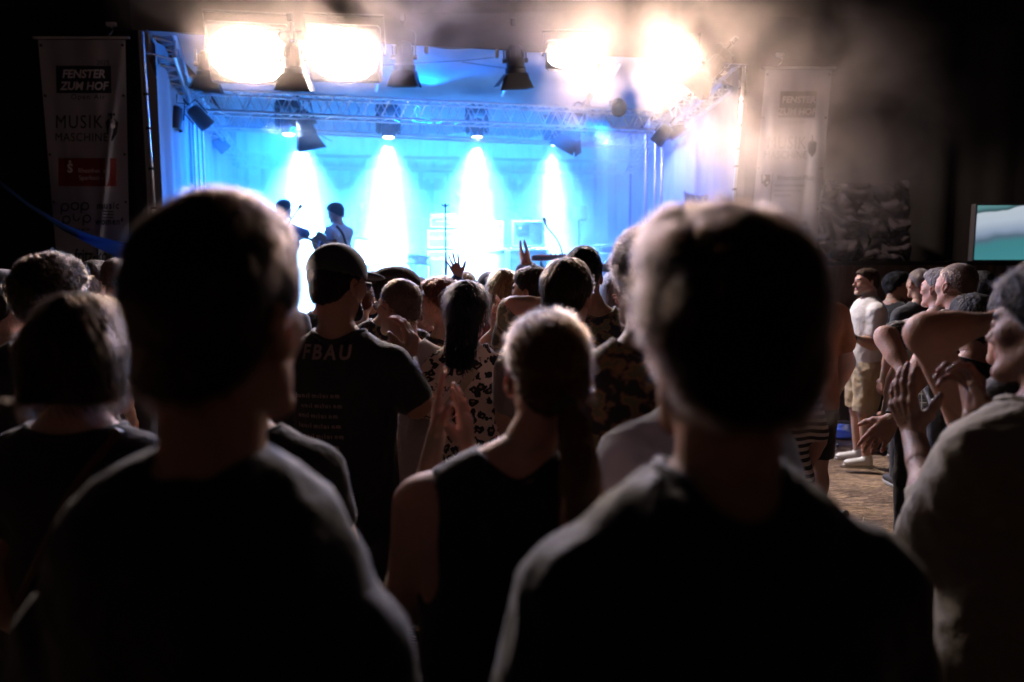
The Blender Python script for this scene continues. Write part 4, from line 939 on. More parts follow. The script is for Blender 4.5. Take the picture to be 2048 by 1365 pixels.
_pid = [0]
def person(px, py, D, label, yaw=0, hyaw=0, hpitch=0, hroll=0, fem=False, wide=1., bodypx=None, hs=1., tone='fair', hair='short', hcol='dark', hv=.0,
           arms=None, clothes=(), z0=0., h=.014, face=False, nstr=700, slen=None, group="people in the crowd", hat=None, glasses=None, lean=0., beard=False, hairw=None, sboost=1., hdy=0., nape=0., shf=None, hz=1., tuft=None):
    """px, py: pixel of the head's middle and of the top of the hair; D: ground distance; yaw turns the body left when positive"""
    _pid[0] += 1; sid = _pid[0]
    top = at(px, py, D); hat_h = .012 if hat else 0
    bx = at(bodypx if bodypx is not None else px, 540, D).x
    H = top.z - z0 - {'buzz': .004, 'bald': .0, 'short': .012, 'curly': .022, 'long': .012, 'bob': .012, 'ponytail': .008, 'half_up': .014, 'wavy': .02}[hair] - hv - hat_h
    s = H / 1.75; M = Matrix.Translation((bx, D, z0)) @ Matrix.Rotation(R(yaw), 4, 'Z'); MI = M.inverted()
    def loc(p): return np.array(MI @ (at(*p) if isinstance(p, tuple) and len(p) == 3 and abs(p[0]) > 20 else Vector(p)))
    hl = MI @ Vector((top.x, D + hdy, z0 + H)); hr = Matrix.Rotation(R(hyaw), 4, 'Z') @ Matrix.Rotation(R(hpitch), 4, 'X') @ Matrix.Rotation(R(hroll), 4, 'Y')
    hc = Vector((hl.x, hl.y + .015 + lean, H - .118 * hs * hz)); HT = Matrix.Translation(hc) @ hr @ Matrix.Diagonal((hs * (1 if not fem else .96),) * 2 + (hs * hz * (1 if not fem else .96), 1))
    hp = lambda x, y, z: np.array(HT @ Vector((x, y, z)))
    k_ = hs * (1 if not fem else .96); K3 = np.array([k_, k_, k_ * hz])
    sw = (.190 if not fem else .165) * wide * s; shz = (shf or (.818 if not fem else .812)) * H; nb = np.array([hc.x * .35, -.02 + lean * .4, shz + .025])
    lx = lean
    def P(x, y, z): return np.array([x, y, z])
    # torso
    dz = lambda f: f * H
    if not fem: tor = [(.51, .150, 1.35), (.60, .142, 1.45), (.68, .152, 1.42), (.755, .163, 1.4)]
    else: tor = [(.51, .158, 1.35), (.60, .118, 1.35), (.68, .132, 1.3), (.75, .140, 1.35)]
    W_ = wide * s; C = []
    for (a, b) in zip(tor[:-1], tor[1:]):
        C.append(cap(P(0, lx * max(0, a[0] - .5) * 1.2, dz(a[0])), P(0, lx * max(0, b[0] - .5) * 1.2, dz(b[0])), a[1] * W_, b[1] * W_, sy=(a[2] + b[2]) / 2))
    C.append(cap(P(-.075 * W_, -.012 + lx * .3, shz - .10 * s), P(.075 * W_, -.012 + lx * .3, shz - .10 * s), .098 * s, sy=1.0))
    C.append(cap(P(-(sw - .045 * s), -.008 + lx * .3, shz - .052 * s), P(sw - .045 * s, -.008 + lx * .3, shz - .052 * s), .052 * s * (1 if not fem else .9)))
    for sg in (-1, 1): C.append(cap(P(nb[0] + sg * .030, nb[1], shz + .035 * s), P(sg * (sw - .07 * s), -.015 + lx * .3, shz - .038 * s), .044 * s, .046 * s))
    if fem:
        for sg in (-1, 1): C.append(ell(P(sg * .07 * W_, .085 * s + lx * .3, dz(.715)), P(.06, .055, .06) * s))
        for sg in (-1, 1): C.append(ell(P(sg * .075 * W_, -.045 * s, dz(.50)), P(.085, .09, .09) * s))
    else:
        for sg in (-1, 1): C.append(ell(P(sg * .07 * W_, -.045 * s, dz(.50)), P(.08, .085, .09) * s))
    neck = [cap(nb, hp(0, -.022, -.05), (.058 if not fem else .047) * s * min(wide, 1.1), (.056 if not fem else .046) * k_)]
    # legs
    legs = []; hipx = .088 * W_; stance = .10 * s
    for sg in (-1, 1):
        hip, kn, an = P(sg * hipx, 0, dz(.485)), P(sg * stance, .015, dz(.275)), P(sg * stance * 1.1, -.015, dz(.05))
        legs.append((hip, kn, an)); C.append(cap(hip, kn, .088 * W_, .056 * s)); C.append(cap(kn, an, .054 * s, .036 * s)); C.append(ell(P(sg * stance, -.025, dz(.2)), P(.052, .056, .10) * s))
    # arms
    A = {}
    rr = 1. if not fem else .86
    for side, sg in (('L', -1), ('R', 1)):
        shd = P(sg * (sw - .025 * s), -.01 + lx * .3, shz - .048 * s); spec = (arms or {}).get(side)
        if spec is None:
            el = P(sg * (sw + .035), -.03, shz - .33 * s); wr = P(sg * (sw + .03), .08, shz - .57 * s); hd = None
        else: el, wr = loc(spec[0]), loc(spec[1]); hd = spec[2] if len(spec) > 2 else None
        A[side] = (shd, el, wr, hd)
        C.append(cap(shd, el, .054 * s * rr * wide ** .5, .042 * s * rr)); C.append(cap(el, wr, .043 * s * rr, .028 * s * rr)); C.append(cap(el + (wr - el) * .12, el + (wr - el) * .4, .046 * s * rr, .042 * s * rr))
    neckcap = cap(nb, nb + (hp(0, -.022, -.05) - nb) * .5, (.056 if not fem else .045) * s, (.053 if not fem else .042) * s)
    parts = [solid(C + [neckcap], h, .035)]
    # head
    hd_ = [ell(hp(0, -.012, .030), np.array([.074, .095, .086]) * K3, hr), ell(hp(0, .022, -.028), np.array([.059, .068, .084]) * K3, hr),
           cap(hp(-.050, .004, -.045), hp(-.020, .066, -.093), .020 * k_, .019 * k_), cap(hp(.050, .004, -.045), hp(.020, .066, -.093), .020 * k_, .019 * k_), cap(hp(-.014, .074, -.098), hp(.014, .074, -.098), .017 * k_, k=.02),
           cap(hp(-.034, .076, .026), hp(.034, .076, .026), .0125 * k_, k=.015), cap(hp(0, .088, .012), hp(0, .108, -.028), .0065 * k_, .0105 * k_, k=.012), cap(hp(-.012, .094, -.033), hp(.012, .094, -.033), .0085 * k_, k=.008),
           cap(hp(-.017, .083, -.058), hp(.017, .083, -.058), .0085 * k_, k=.008), cap(hp(-.014, .082, -.068), hp(.014, .082, -.068), .0085 * k_, k=.006),
           ell(hp(-.04, .055, -.012), np.array([.024, .026, .026]) * K3, hr, k=.02), ell(hp(.04, .055, -.012), np.array([.024, .026, .026]) * K3, hr, k=.02)]
    cuts = [ell(hp(-.031, .098, .006), np.array([.017, .018, .010]) * K3, hr), ell(hp(.031, .098, .006), np.array([.017, .018, .010]) * K3, hr)]
    fine = .0062 if (face or D < 1.5) else (.008 if D < 3.5 else .010)
    parts.append(solid(hd_ + [cap(p[1], p[2], p[3], p[4]) for p in neck], fine, .022, cuts=cuts))
    ears = []
    for sg in (-1, 1):
        er = hr @ Matrix.Rotation(sg * R(-22), 4, 'Z') @ Matrix.Rotation(R(12), 4, 'X')
        ears.append(solid([ell(hp(sg * .079, -.012, -.006), np.array([.0075, .017, .031]) * K3, er), ell(hp(sg * .076, -.006, -.028), np.array([.007, .010, .013]) * K3, er)], min(fine, .0045) if D < 4 else .006, .006, cuts=[ell(hp(sg * .086, -.009, .0), np.array([.0045, .010, .018]) * K3, er)]))
    parts += ears
    eyes = [solid([ell(hp(sg * .031, .081, .006), np.array([.0115] * 3) * k_)], .0045, .002) for sg in (-1, 1)]
    nb4 = sum(len(v) for v, f in parts); parts += eyes
    for side in 'LR':
        shd, el, wr, hd = A[side]; fd = Vector(wr - el).normalized(); sg = -1 if side == 'L' else 1
        if hd is None: f_, n_, c_, sp_ = fd, Vector((-sg, .15, 0)), 34, 3
        elif isinstance(hd, dict):
            f_ = (MI.to_3x3() @ Vector(hd['f'])) if 'f' in hd else fd; n_ = MI.to_3x3() @ Vector(hd.get('n', (-sg, 0, 0))); c_ = hd.get('c', 25); sp_ = hd.get('s', 4)
        hh = .0034 if D < 3.6 else (.0045 if D < 6 else .0055)
        if spec_far := (hd is None and D > 1.0 and D < 6): hh = .005
        parts.append(hand_solid(wr, f_, n_, side, c_, sp_, s * (1 if not fem else .9), el, hh))
    V, F = merge(parts)
    # colours of eyes, brows and lips
    cen = V[F].mean(1); Ri = np.array(HT.inverted()); q = cen @ Ri[:3, :3].T + Ri[:3, 3]
    mi = np.zeros(len(F), int)
    front = (q[:, 1] > .06) & (np.abs(q[:, 0]) < .06)
    mi[front & (q[:, 2] > .017) & (q[:, 2] < .029) & (np.abs(q[:, 0]) > .012) & (np.abs(q[:, 0]) < .05) & (q[:, 1] > .068)] = 1
    mi[front & (q[:, 2] > -.002) & (q[:, 2] < .012) & (np.abs(np.abs(q[:, 0]) - .031) < .008) & (q[:, 1] > .085)] = 1
    mi[(q[:, 1] > .082) & (q[:, 2] > -.074) & (q[:, 2] < -.053) & (np.abs(q[:, 0]) < .024)] = 2
    me = np_mesh("person", V, F, [skin(tone), M_eye, M_lip], mi)
    body = link("person", me); body.matrix_world = M
    tag(body, label, "person", group)

    # ---------------- hair
    cm, sm = hmats(hcol); t = .0 + hv
    hpr = []; planes = []; hk = .03
    def hplane(p, n): planes.append((hp(*p), np.array(hr.to_3x3() @ Vector(n))))
    whorl = hp(.0, -.055, .105); down = np.array([0, 0, -1.]); hy = np.array(hr.to_3x3() @ Vector((0, -1, 0)))
    def comb_short(P_, n_): d = P_ - whorl; return d / np.maximum(np.linalg.norm(d, axis=1), .02)[:, None] + down * .35
    def comb_down(P_, n_):
        d = np.tile(down, (len(P_), 1)); x = (P_ - np.array(hc)) @ np.array(hr.to_3x3() @ Vector((1, 0, 0))); return d + np.outer(np.sign(x), np.array(hr.to_3x3() @ Vector((1, 0, 0)))) * .5 + hy * .25
    def comb_tail(P_, n_): d = hp(0, -.115, .01) - P_; return d
    cmb = comb_short; L0 = .03; lift = .35; noi = .4; gr = 0.; cl = 0.; hh = max(fine, .006); disp = .004
    if hair in ('short', 'buzz', 'curly', 'wavy'):
        th = {'short': .008, 'buzz': .0025, 'curly': .018, 'wavy': .016}[hair] + t
        hpr = [ell(hp(0, -.014, .034), np.array([.074 + th * .75, .097 + th * .8, .084 + th]) * K3, hr)]
        if hair != 'buzz': hpr.append(ell(hp(0, .03, .075 + th * .6), np.array([.055, .055, .035]) * K3, hr))
        if hair in ('curly', 'wavy'): hpr.append(ell(hp(0, -.05, -.02), np.array([.072 + th * .5, .055, .06]) * K3, hr)); disp = .007
        else: hpr.append(ell(hp(0, -.052, -.03), np.array([.060 + th * .5, .045 + th * .4, .055]) * K3, hr))
        for (c_t, r_t) in (tuft or []): hpr.append(ell(hp(*c_t), np.array(r_t) * k_, hr, k=.015))
        hplane((0, -.012, -.006), (0, .66, -.75)); hplane((0, 0, -.088 - nape), (0, 0, -1))
        if nape: hpr.append(cap(hp(-.03, -.045, -.05), hp(-.022, -.045, -.08 - nape), .042 * k_, .034 * k_)); hpr.append(cap(hp(.03, -.045, -.05), hp(.022, -.045, -.08 - nape), .042 * k_, .034 * k_))
        L0 = {'short': .022, 'buzz': .005, 'curly': .035, 'wavy': .05}[hair]; lift = {'short': .35, 'buzz': 1.2, 'curly': .8, 'wavy': .4}[hair]; noi = {'short': .4, 'buzz': .2, 'curly': 1., 'wavy': .6}[hair]; cl = {'curly': .006, 'wavy': .004}.get(hair, 0.)
        if hair == 'buzz': disp = .0; hh = min(hh, .007)
    elif hair in ('long', 'bob', 'half_up'):
        z1 = {'long': -.30, 'half_up': -.27, 'bob': -.115}[hair]; wd = .058 if hair == 'bob' else .05
        hpr = [ell(hp(0, -.014, .034), np.array([.083, .106, .094 + t]) * K3, hr)]
        bk = -.105 if hair != 'bob' else -.065
        if hair == 'half_up': wd = .034
        for x0 in ((-.05, 0, .05) if hair != 'half_up' else (-.034, 0, .034)): hpr.append(cap(hp(x0, -.055, .01), hp(x0 * (1.15 if hair == 'bob' else .9), bk, z1 + (abs(x0) * 1.6 if hair != 'bob' else 0)), wd * k_, (.052 if hair == 'bob' else .028) * k_))
        if hair != 'half_up':
            for sg in (-1, 1): hpr.append(cap(hp(sg * .068, -.01, .01), hp(sg * (.074 if hair == 'bob' else .07), -.02 if hair == 'bob' else -.045, z1 * (1 if hair == 'bob' else .8)), .028 * k_, .022 * k_))
        else: hpr.append(ell(hp(.0, -.108, .060), np.array([.03, .022, .028]) * K3, hr, k=.012))
        if hair != 'bob': hplane((0, .02, .03), (0, .8, -.2))
        else: hplane((0, .045, .03), (0, .85, -.3)); hplane((0, 0, z1), (0, 0, -1))
        cmb = comb_down; L0 = .07 if hair == 'bob' else .11; lift = .08; noi = .16; disp = .006; gr = .25 if hair != 'bob' else 0.
    elif hair == 'ponytail':
        hpr = [ell(hp(0, -.014, .034), np.array([.080, .103, .091]) * K3, hr), ell(hp(0, -.055, -.02), np.array([.064, .05, .06]) * K3, hr)]
        hplane((0, -.012, .0), (0, .72, -.70)); cmb = comb_tail; L0 = .05; lift = .05; noi = .12
    if hair != 'bald':
        cuts_ = []
        if hair in ('long', 'half_up', 'bob'): cuts_ = []
        V, F = solid(hpr, hh, hk * .8, planes=planes); N = vnormals(V, F)
        if hair in ('short', 'wavy', 'curly'): V = V + N * ((vnoise(V - hc, 22, sid) * .5 + .2) * (.006 if hair == 'short' else .010))[:, None] * np.clip((V[:, 2] - hc[2] + .06) / .08, 0, 1)[:, None]
        if disp: dsp = vnoise(V, 55, sid) * disp * .6 + vnoise(V, 120, sid + 2) * disp * .35; V = V + N * dsp[:, None]
        if hair == 'ponytail':
            b0 = hp(.008, -.112, -.045); pts = [b0, hp(.012, -.150, -.075), hp(.018, -.158, -.13), hp(.022, -.150, -.19), hp(.028, -.145, -.235)]; rs = [.013, .024, .026, .021, .009]
            tl = solid([cap(pts[i], pts[i + 1], rs[i] * k_, rs[i + 1] * k_, sy=1.) for i in range(4)], .006, .02); NT = vnormals(*tl); V2 = tl[0] + NT * (vnoise(tl[0] * [1, 1, .2], 140, 4) * .004)[:, None]
            to = link("ponytail", np_mesh("ponytail", V2, tl[1], [cm]), body)
            strands("tail_strands", V2, NT, sm, to, int(nstr * .5), .09, lambda P_, n_: np.tile(down, (len(P_), 1)), .02, .05, grav=.5, keep=V2[:, 2] < b0[2] - .035, seed=sid + 9)
            mb = MB(); T = Matrix.Translation(b0) @ (Vector(pts[1]) - Vector(b0)).to_track_quat('Z', 'Y').to_matrix().to_4x4(); mb.lathe([(.014, -.01), (.021, -.004), (.021, .008), (.014, .013)], 16, T); mb.build("hair_band", M_band, body)
        if hair == 'buzz':
            hd0 = (V - hp(0, -.012, -.006)) @ np.array(hr.to_3x3() @ Vector((0, .66, -.75))); pr_ = np.clip(-hd0 / .028, 0, 1) * np.clip((V[:, 2] - hc[2] + .088) / .03, 0, 1); kp = rng.random(len(V)) < pr_
            inner = (pr_ > .75)[F].all(1)
            if inner.any(): link('cropped_hair', np_mesh('cropped_hair', V, F[inner], [stubble(hcol)]), body)
            strands("hair", V, N, sm, body, int(max(nstr, 1500) * 4), .006, cmb, .5, .25, rad=(.0004 if D < 2 else .0010), keep=kp, seed=sid, K=3); ho = None
        else: ho = link("hair", np_mesh("hair", V, F, [cm]), body)
        if nstr and ho: strands("hair_strands", V, N, sm, ho, int(nstr * sboost), slen or L0, cmb, lift, noi, gr, curl=cl, rad=(.00028 if D < 1 else .0004 if D < 2.5 else .0007), seed=sid)
    if beard:
        V, F = solid([cap(hp(sg * .052, .006, -.02), hp(sg * .04, .05, -.085), .017 * k_, .018 * k_) for sg in (-1, 1)] + [cap(hp(-.02, .070, -.098), hp(.02, .070, -.098), .020 * k_)], max(.006, fine), .03); N = vnormals(V, F)
        bo = link("beard", np_mesh("beard", V + N * (vnoise(V, 90, sid) * .002)[:, None], F, [cm]), body); strands("beard_strands", V, N, sm, bo, 250, .012, comb_down, .5, .3, rad=.0005, seed=sid + 31)
    # ---------------- hats, glasses
    if hat:
        kind, hm_, hatyaw = hat; HR = hr @ Matrix.Rotation(R(hatyaw), 4, 'Z'); q2 = lambda x, y, z: np.array(Matrix.Translation(hc) @ HR @ Matrix.Scale(k_, 4) @ Vector((x, y, z)))
        if kind == 'cap':
            V, F = solid([ell(q2(0, -.01, .042), np.array([.091, .110, .096]) * K3, HR)], .007, .02, planes=[(q2(0, 0, .028), np.array(HR.to_3x3() @ Vector((0, -.12, -1))))], cuts=[ell(q2(0, -.01, .03), np.array([.083, .102, .085]) * K3, HR)])
            ho = link("cap", np_mesh("cap", V, F, [hm_]), body)
            V, F = solid([ell(q2(0, .125, .040), np.array([.072, .078, .0085]) * K3, HR @ Matrix.Rotation(R(-8), 4, 'X'))], .004, .01); link("cap_peak", np_mesh("cap_peak", V, F, [hm_]), body)
        else:
            V, F = solid([ell(q2(0, -.005, .058), np.array([.092, .118, .070]) * K3, HR), ell(q2(0, .09, .046), np.array([.075, .055, .022]) * K3, HR @ Matrix.Rotation(R(-14), 4, 'X'))], .007, .03, planes=[(q2(0, 0, .030), np.array(HR.to_3x3() @ Vector((0, 0, -1))))]); link("flat_cap", np_mesh("flat_cap", V, F, [hm_]), body)
            V, F = solid([ell(q2(0, .115, .033), np.array([.062, .048, .007]) * K3, HR @ Matrix.Rotation(R(-14), 4, 'X'))], .004, .01); link("cap_peak", np_mesh("cap_peak", V, F, [hm_]), body)
    if glasses:
        mb = MB(); G = lambda x, y, z: Vector(hp(x, y, z)); rr_ = .0017
        for sg in (-1, 1):
            mb.tube([G(sg * .032 + .021 * math.cos(a * .524), .107 - abs(.3 * (.032 + sg * .021 * math.cos(a * .524) - .032)), .006 + .017 * math.sin(a * .524)) for a in range(13)], rr_ * 1.2, 6, cap=False)
            mb.tube([G(sg * .054, .102, .012), G(sg * .078, .07, .012), G(sg * .083, .0, .010), G(sg * .083, -.02, -.005)], rr_, 6)
        mb.tube([G(-.011, .109, .010), G(0, .111, .013), G(.011, .109, .010)], rr_, 6); go = mb.build("glasses", M_glasses, body)
        mb = MB()
        for sg in (-1, 1): mb.add([G(sg * .032 + .020 * math.cos(a * .524), .1065 - abs(.3 * (sg * .020 * math.cos(a * .524))), .006 + .016 * math.sin(a * .524)) for a in range(12)], [tuple(range(12)) if sg > 0 else tuple(range(12))])
        mb.build("lenses", M_glasses if glasses == 'dark' else M_lens2, go, smooth=False)

    # ---------------- clothes
    info = dict(H=H, s=s, M=M, MI=MI, A=A, sw=sw, shz=shz, hp=hp, hc=hc, body=body, hr=hr, k=k_)
    torso = [c for c in C if True]
    nleg0 = [i for i, c in enumerate(C)]
    upper = [c for c in C if c[1][2] > H * .47 or c[2][2] > H * .5] if False else []
    tcount = 3 + 1 + 1 + 2 + (4 if fem else 2)
    T_ = C[:tcount]
    for (kind, m, opt) in clothes:
        opt = dict(opt or {}); ch = opt.get('h', h * .95); infl = opt.get('inf', .014); pl = []; ct = []
        if kind in ('t_shirt', 'shirt', 'tank_top', 'dress', 'jacket', 'blouse'):
            hem = opt.get('hem', .47) * H; pr = list(T_)
            lo_f = .30 if kind != 'dress' else .0
            flare = opt.get('flare', .0)
            pr.append(cap(P(0, lx * .1, dz(.62)), P(0, 0, hem - .01), (.148 if not fem else .135) * W_, (.160 + flare) * W_, sy=1.35))
            slv = {'t_shirt': .62, 'shirt': .62, 'tank_top': 0, 'dress': 0, 'jacket': 1.8, 'blouse': .62}[kind]; slv = opt.get('sleeve', slv)
            if slv > 0:
                for side in 'LR':
                    shd, el, wr, _ = A[side]; f = min(slv, 1.); e_ = shd + (el - shd) * f
                    pr.append(cap(shd, e_, .053 * s * rr * wide ** .5, (.046 if slv <= 1 else .042) * s * rr + opt.get('loose', .006)))
                    if slv > 1: pr.append(cap(el, el + (wr - el) * (slv - 1), .047 * s * rr + .002, .036 * s * rr + .002))
            pl.append((P(0, 0, hem), (0, 0, -1)))
            nz = opt.get('neck', .062); ct.append(ell(nb + P(0, .012, .035 + opt.get('ndrop', 0) * -1), P(nz + .018, nz + .022, .055 + opt.get('nd', 0.))))
            if slv == 0:
                for sg in (-1, 1):
                    ct.append(ell(P(sg * (sw + .005), -.01 + lx * .3, shz - .06 * s), P(opt.get('arm', .075), .14, .125) * s)); ct.append(ell(P(sg * (sw - .01), -.06, shz - .10 * s), P(opt.get('arm', .075) * .9, .10, .15) * s))
            # short sleeves end at a plane across the arm: cut by a stub capsule past the sleeve
            V, F = solid(pr, ch, .03, planes=pl, cuts=ct, inflate=infl)
        elif kind in ('trousers', 'shorts', 'skirt'):
            z1 = {'trousers': .045, 'shorts': .285, 'skirt': .30}[kind] * H; pr = [C[0]] + C[tcount - 2:tcount]; pr.append(cap(P(0, 0, dz(.51)), P(0, 0, dz(.56)), .150 * W_, .140 * W_, sy=1.4))
            for (hip, kn, an) in legs:
                if kind == 'trousers': pr += [cap(hip, kn, .094 * W_, .064 * s), cap(kn, an, .066 * s, .054 * s), ell(P(kn[0], -.022, dz(.2)), P(.060, .066, .115) * s), ell(P(kn[0], .005, dz(.275)), P(.064, .066, .08) * s)]
                elif kind == 'shorts': pr += [cap(hip, kn, .096 * W_, .080 * s)]
                else: pr += [cap(hip, kn * .4 + hip * .6, .10 * W_, .12 * s)]
            pl = [(P(0, 0, z1), (0, 0, -1)), (P(0, 0, dz(opt.get('waist', .575))), (0, 0, 1))]
            V, F = solid(pr, ch, .03, planes=pl, inflate=opt.get('inf', .010))
        N = vnormals(V, F); wr_ = opt.get('wr', .0045)
        z_ = V * np.array([1, 1, .55]); dsp = vnoise(z_ + .3 * vnoise(V, 3, sid)[:, None], 16, sid) * wr_ + np.abs(vnoise(V + np.array([0, 0, .2]) * V[:, :1], 34, sid + 4)) * -wr_ * .9
        V = V + N * dsp[:, None]
        o = link(kind, np_mesh(kind, V, F, [m]), body); info[kind] = o; info['last'] = (V, F)
        if ct and D < 4.6:
            cc, cr_ = ct[0][1], ct[0][2]; q = np.linalg.norm((V - cc) / cr_, axis=1); sel = np.abs(q - 1) < .11; rim = []
            if sel.sum() > 30:
                Vs = V[sel]; an = np.arctan2(Vs[:, 1] - cc[1], Vs[:, 0] - cc[0])
                for b_ in range(32):
                    a0 = -math.pi + b_ * math.pi / 16; k2 = np.abs((an - a0 + math.pi) % (2 * math.pi) - math.pi) < .13
                    if k2.any():
                        Vk = Vs[k2]; top_ = Vk[np.argsort(-Vk[:, 2])[:3]].mean(0); rr2 = math.hypot(top_[0] - cc[0], top_[1] - cc[1]); rim.append([a0, rr2, top_[2]])
                if len(rim) > 24:
                    rm = np.array(rim)
                    for _ in range(3): rm[:, 1:] = (np.roll(rm[:, 1:], 1, 0) + rm[:, 1:] * 2 + np.roll(rm[:, 1:], -1, 0)) / 4
                    pts_ = [(cc[0] + r_ * math.cos(a_), cc[1] + r_ * math.sin(a_), z_ - .001) for a_, r_, z_ in rm]; pts_.append(pts_[0])
                    mb = MB(); mb.tube(pts_, (.0075 if slv > 0 else .005), 8, cap=False); mb.build("collar", m, o)
    # ---------------- shoes
    if opt_shoes := True:
        sm_ = SHOE if not isinstance(getattr(person, 'shoe', None), bpy.types.Material) else person.shoe
        for sg, (hip, kn, an) in zip((-1, 1), legs):
            x = an[0]; V, F = solid([ell(P(x, .03, .045), P(.042, .085, .042)), ell(P(x, .11, .038), P(.044, .065, .034)), cap(P(x, -.03, .05), P(x, -.02, .095), .040, .042)], .0075 if D > 3.5 and z0 == 0 else .012, .02, planes=[(P(0, 0, .012), (0, 0, -1))])
            so = link("shoe", np_mesh("shoe", V, F, [sm_]), body)
            mb = MB(); mb.add([P(x + .046 * math.cos(a * .314) , .05 + .135 * math.sin(a * .314), z) for z in (.0, .018) for a in range(20)], [tuple(range(20))[::-1], tuple(range(20, 40))] + [(a, (a + 1) % 20, 20 + (a + 1) % 20, 20 + a) for a in range(20)]); mb.build("sole", M_sole, so)
    return info
SHOE = mat("dark_shoe", (.05, .045, .045), .5)
SHOE_W = mat("white_shoe", (.75, .73, .70), .45)

def tshirt_print(info, txt_rows, m, center, parent_key='t_shirt'):
    """letters thrown on to the back of a shirt along the local y axis; rows: (text, x, z, size, kw)"""
    o = info[parent_key]; V, F = info['last'] if parent_key == 'last' else None, None
    me = o.data; bm = BVHTree.FromPolygons([v.co for v in me.vertices], [tuple(p.vertices) for p in me.polygons])
    for (txt, x0, z0, size, kw) in txt_rows:
        kw = dict(kw); rot = kw.pop('rot', 0)
        vs, fs = text_mesh(txt, size, **kw); s = MB(); pts = []
        for v in vs:
            a, b = v.x * math.cos(rot) - v.y * math.sin(rot), v.x * math.sin(rot) + v.y * math.cos(rot)
            hit = bm.ray_cast(Vector((x0 + a, -1.2, z0 + b)), Vector((0, 1, 0)))
            pts.append(Vector((x0 + a, (hit[0].y if hit[0] else -.12) - .004, z0 + b)))
        s.add(pts, fs); s.build("printed_lettering", m, o, smooth=False)
# ------------------------------------------------------------ clothes
c_black = mat("black_cotton", (.009, .008, .010), .85, bump=.25, bscale=40, sheen=.3)
c_black2 = mat("charcoal_cotton", (.026, .024, .027), .9, bump=.25, bscale=30, sheen=.12)
c_near = mat('soft_black_cotton', (.008, .0075, .010), .75, bump=.3, bscale=30, sheen=.2)
c_navy = mat("navy_cloth", (.02, .03, .07), .85, sheen=.3)
c_grey = mat("grey_cotton", (.25, .22, .22), .85, bump=.3, bscale=30, var=.1)
c_lgrey = mat("light_grey_cotton", (.42, .37, .35), .85, bump=.3, bscale=30, var=.1)
c_white = mat("white_cotton", (.72, .68, .66), .8, bump=.3, bscale=25)
c_cream = mat("cream_linen", (.20, .18, .14), .85, bump=.5, bscale=22, var=.1)
c_orange = mat("rust_orange_cotton", (.30, .11, .045), .85, bump=.25, bscale=25, var=.12)
c_khaki = mat("khaki_cotton", (.50, .38, .24), .8, bump=.3, bscale=25, var=.1)
c_denim = mat("denim_blue", (.06, .09, .18), .85, bump=.2, bscale=60, var=.2)
c_palebl = mat("pale_blue_shirt", (.45, .52, .66), .7, bump=.4, bscale=20)
c_maroon = mat("maroon_knit", (.10, .025, .03), .85)
c_leo = ramp_mat("leopard_print", 'voronoi', [(0., (.40, .25, .15)), (.13, (.40, .26, .16)), (.18, (.015, .01, .01)), (.44, (.015, .01, .01)), (.49, (.78, .60, .46)), (1., (.80, .62, .48))], .8, scale=27, extra=.04)
c_flor = ramp_mat("dark_floral_print", 'noise', [(0., (.02, .02, .03)), (.48, (.02, .02, .03)), (.55, (.25, .15, .07)), (.62, (.10, .12, .06)), (1., (.35, .25, .15))], .8, scale=22)
c_camo = ramp_mat("camouflage_print", 'noise', [(0., (.04, .035, .025)), (.44, (.05, .045, .03)), (.47, (.20, .15, .09)), (.54, (.30, .24, .16)), (.57, (.08, .08, .045)), (1., (.36, .30, .2))], .85, scale=11)
c_stripe = ramp_mat("striped_knit", 'wave', [(0., (.02, .02, .025)), (.48, (.02, .02, .025)), (.54, (.62, .56, .48)), (1., (.65, .58, .50))], .85, scale=9, extra='Z')
c_plaid = plaid_mat("dark_plaid", (.022, .024, .022), (.30, .27, .20), (.09, .09, .07))
c_cap = mat("dark_cap_cloth", (.03, .03, .04), .8, sheen=.3); c_cap2 = mat("tweed_cap_cloth", (.06, .045, .04), .9, bump=.5, bscale=80)
J = lambda **k: k
TB = ('t_shirt', c_black, {}); TR_B = ('trousers', c_black2, {}); TR_D = ('trousers', c_denim, {}); SH_B = ('shorts', c_black2, {})

# ---- the two men right before the camera
p1 = person(426, 378, .76, "big dark short haired man standing before the man in the tour t-shirt", yaw=-6, hyaw=-8, tone='tan', bodypx=388, hs=.97, hz=1.14, nape=.07, shf=.750, hair='short', hcol='dark', hv=.004, wide=1.0, h=.010, nstr=22000, slen=.032,
            clothes=[('t_shirt', c_near, J(wr=.008)), TR_D], group="people at the very front", face=True)
p2 = person(1460, 412, .76, "big dark tousled man standing before the rust orange t-shirt", yaw=5, hyaw=10, tone='tan', bodypx=1447, hs=.97, hz=1.10, nape=.03, tuft=[((-.012, .055, .120), (.045, .05, .026)), ((-.048, .02, .098), (.034, .05, .026)), ((.03, .05, .114), (.03, .03, .02)), ((-.05, -.02, .10), (.03, .03, .020))], shf=.80, hair='wavy', hcol='dark', hv=.006, wide=1.02, h=.010, nstr=22000, slen=.045,
            clothes=[('t_shirt', c_near, J(wr=.008)), TR_B], group="people at the very front", beard=False, face=True, hdy=.0)
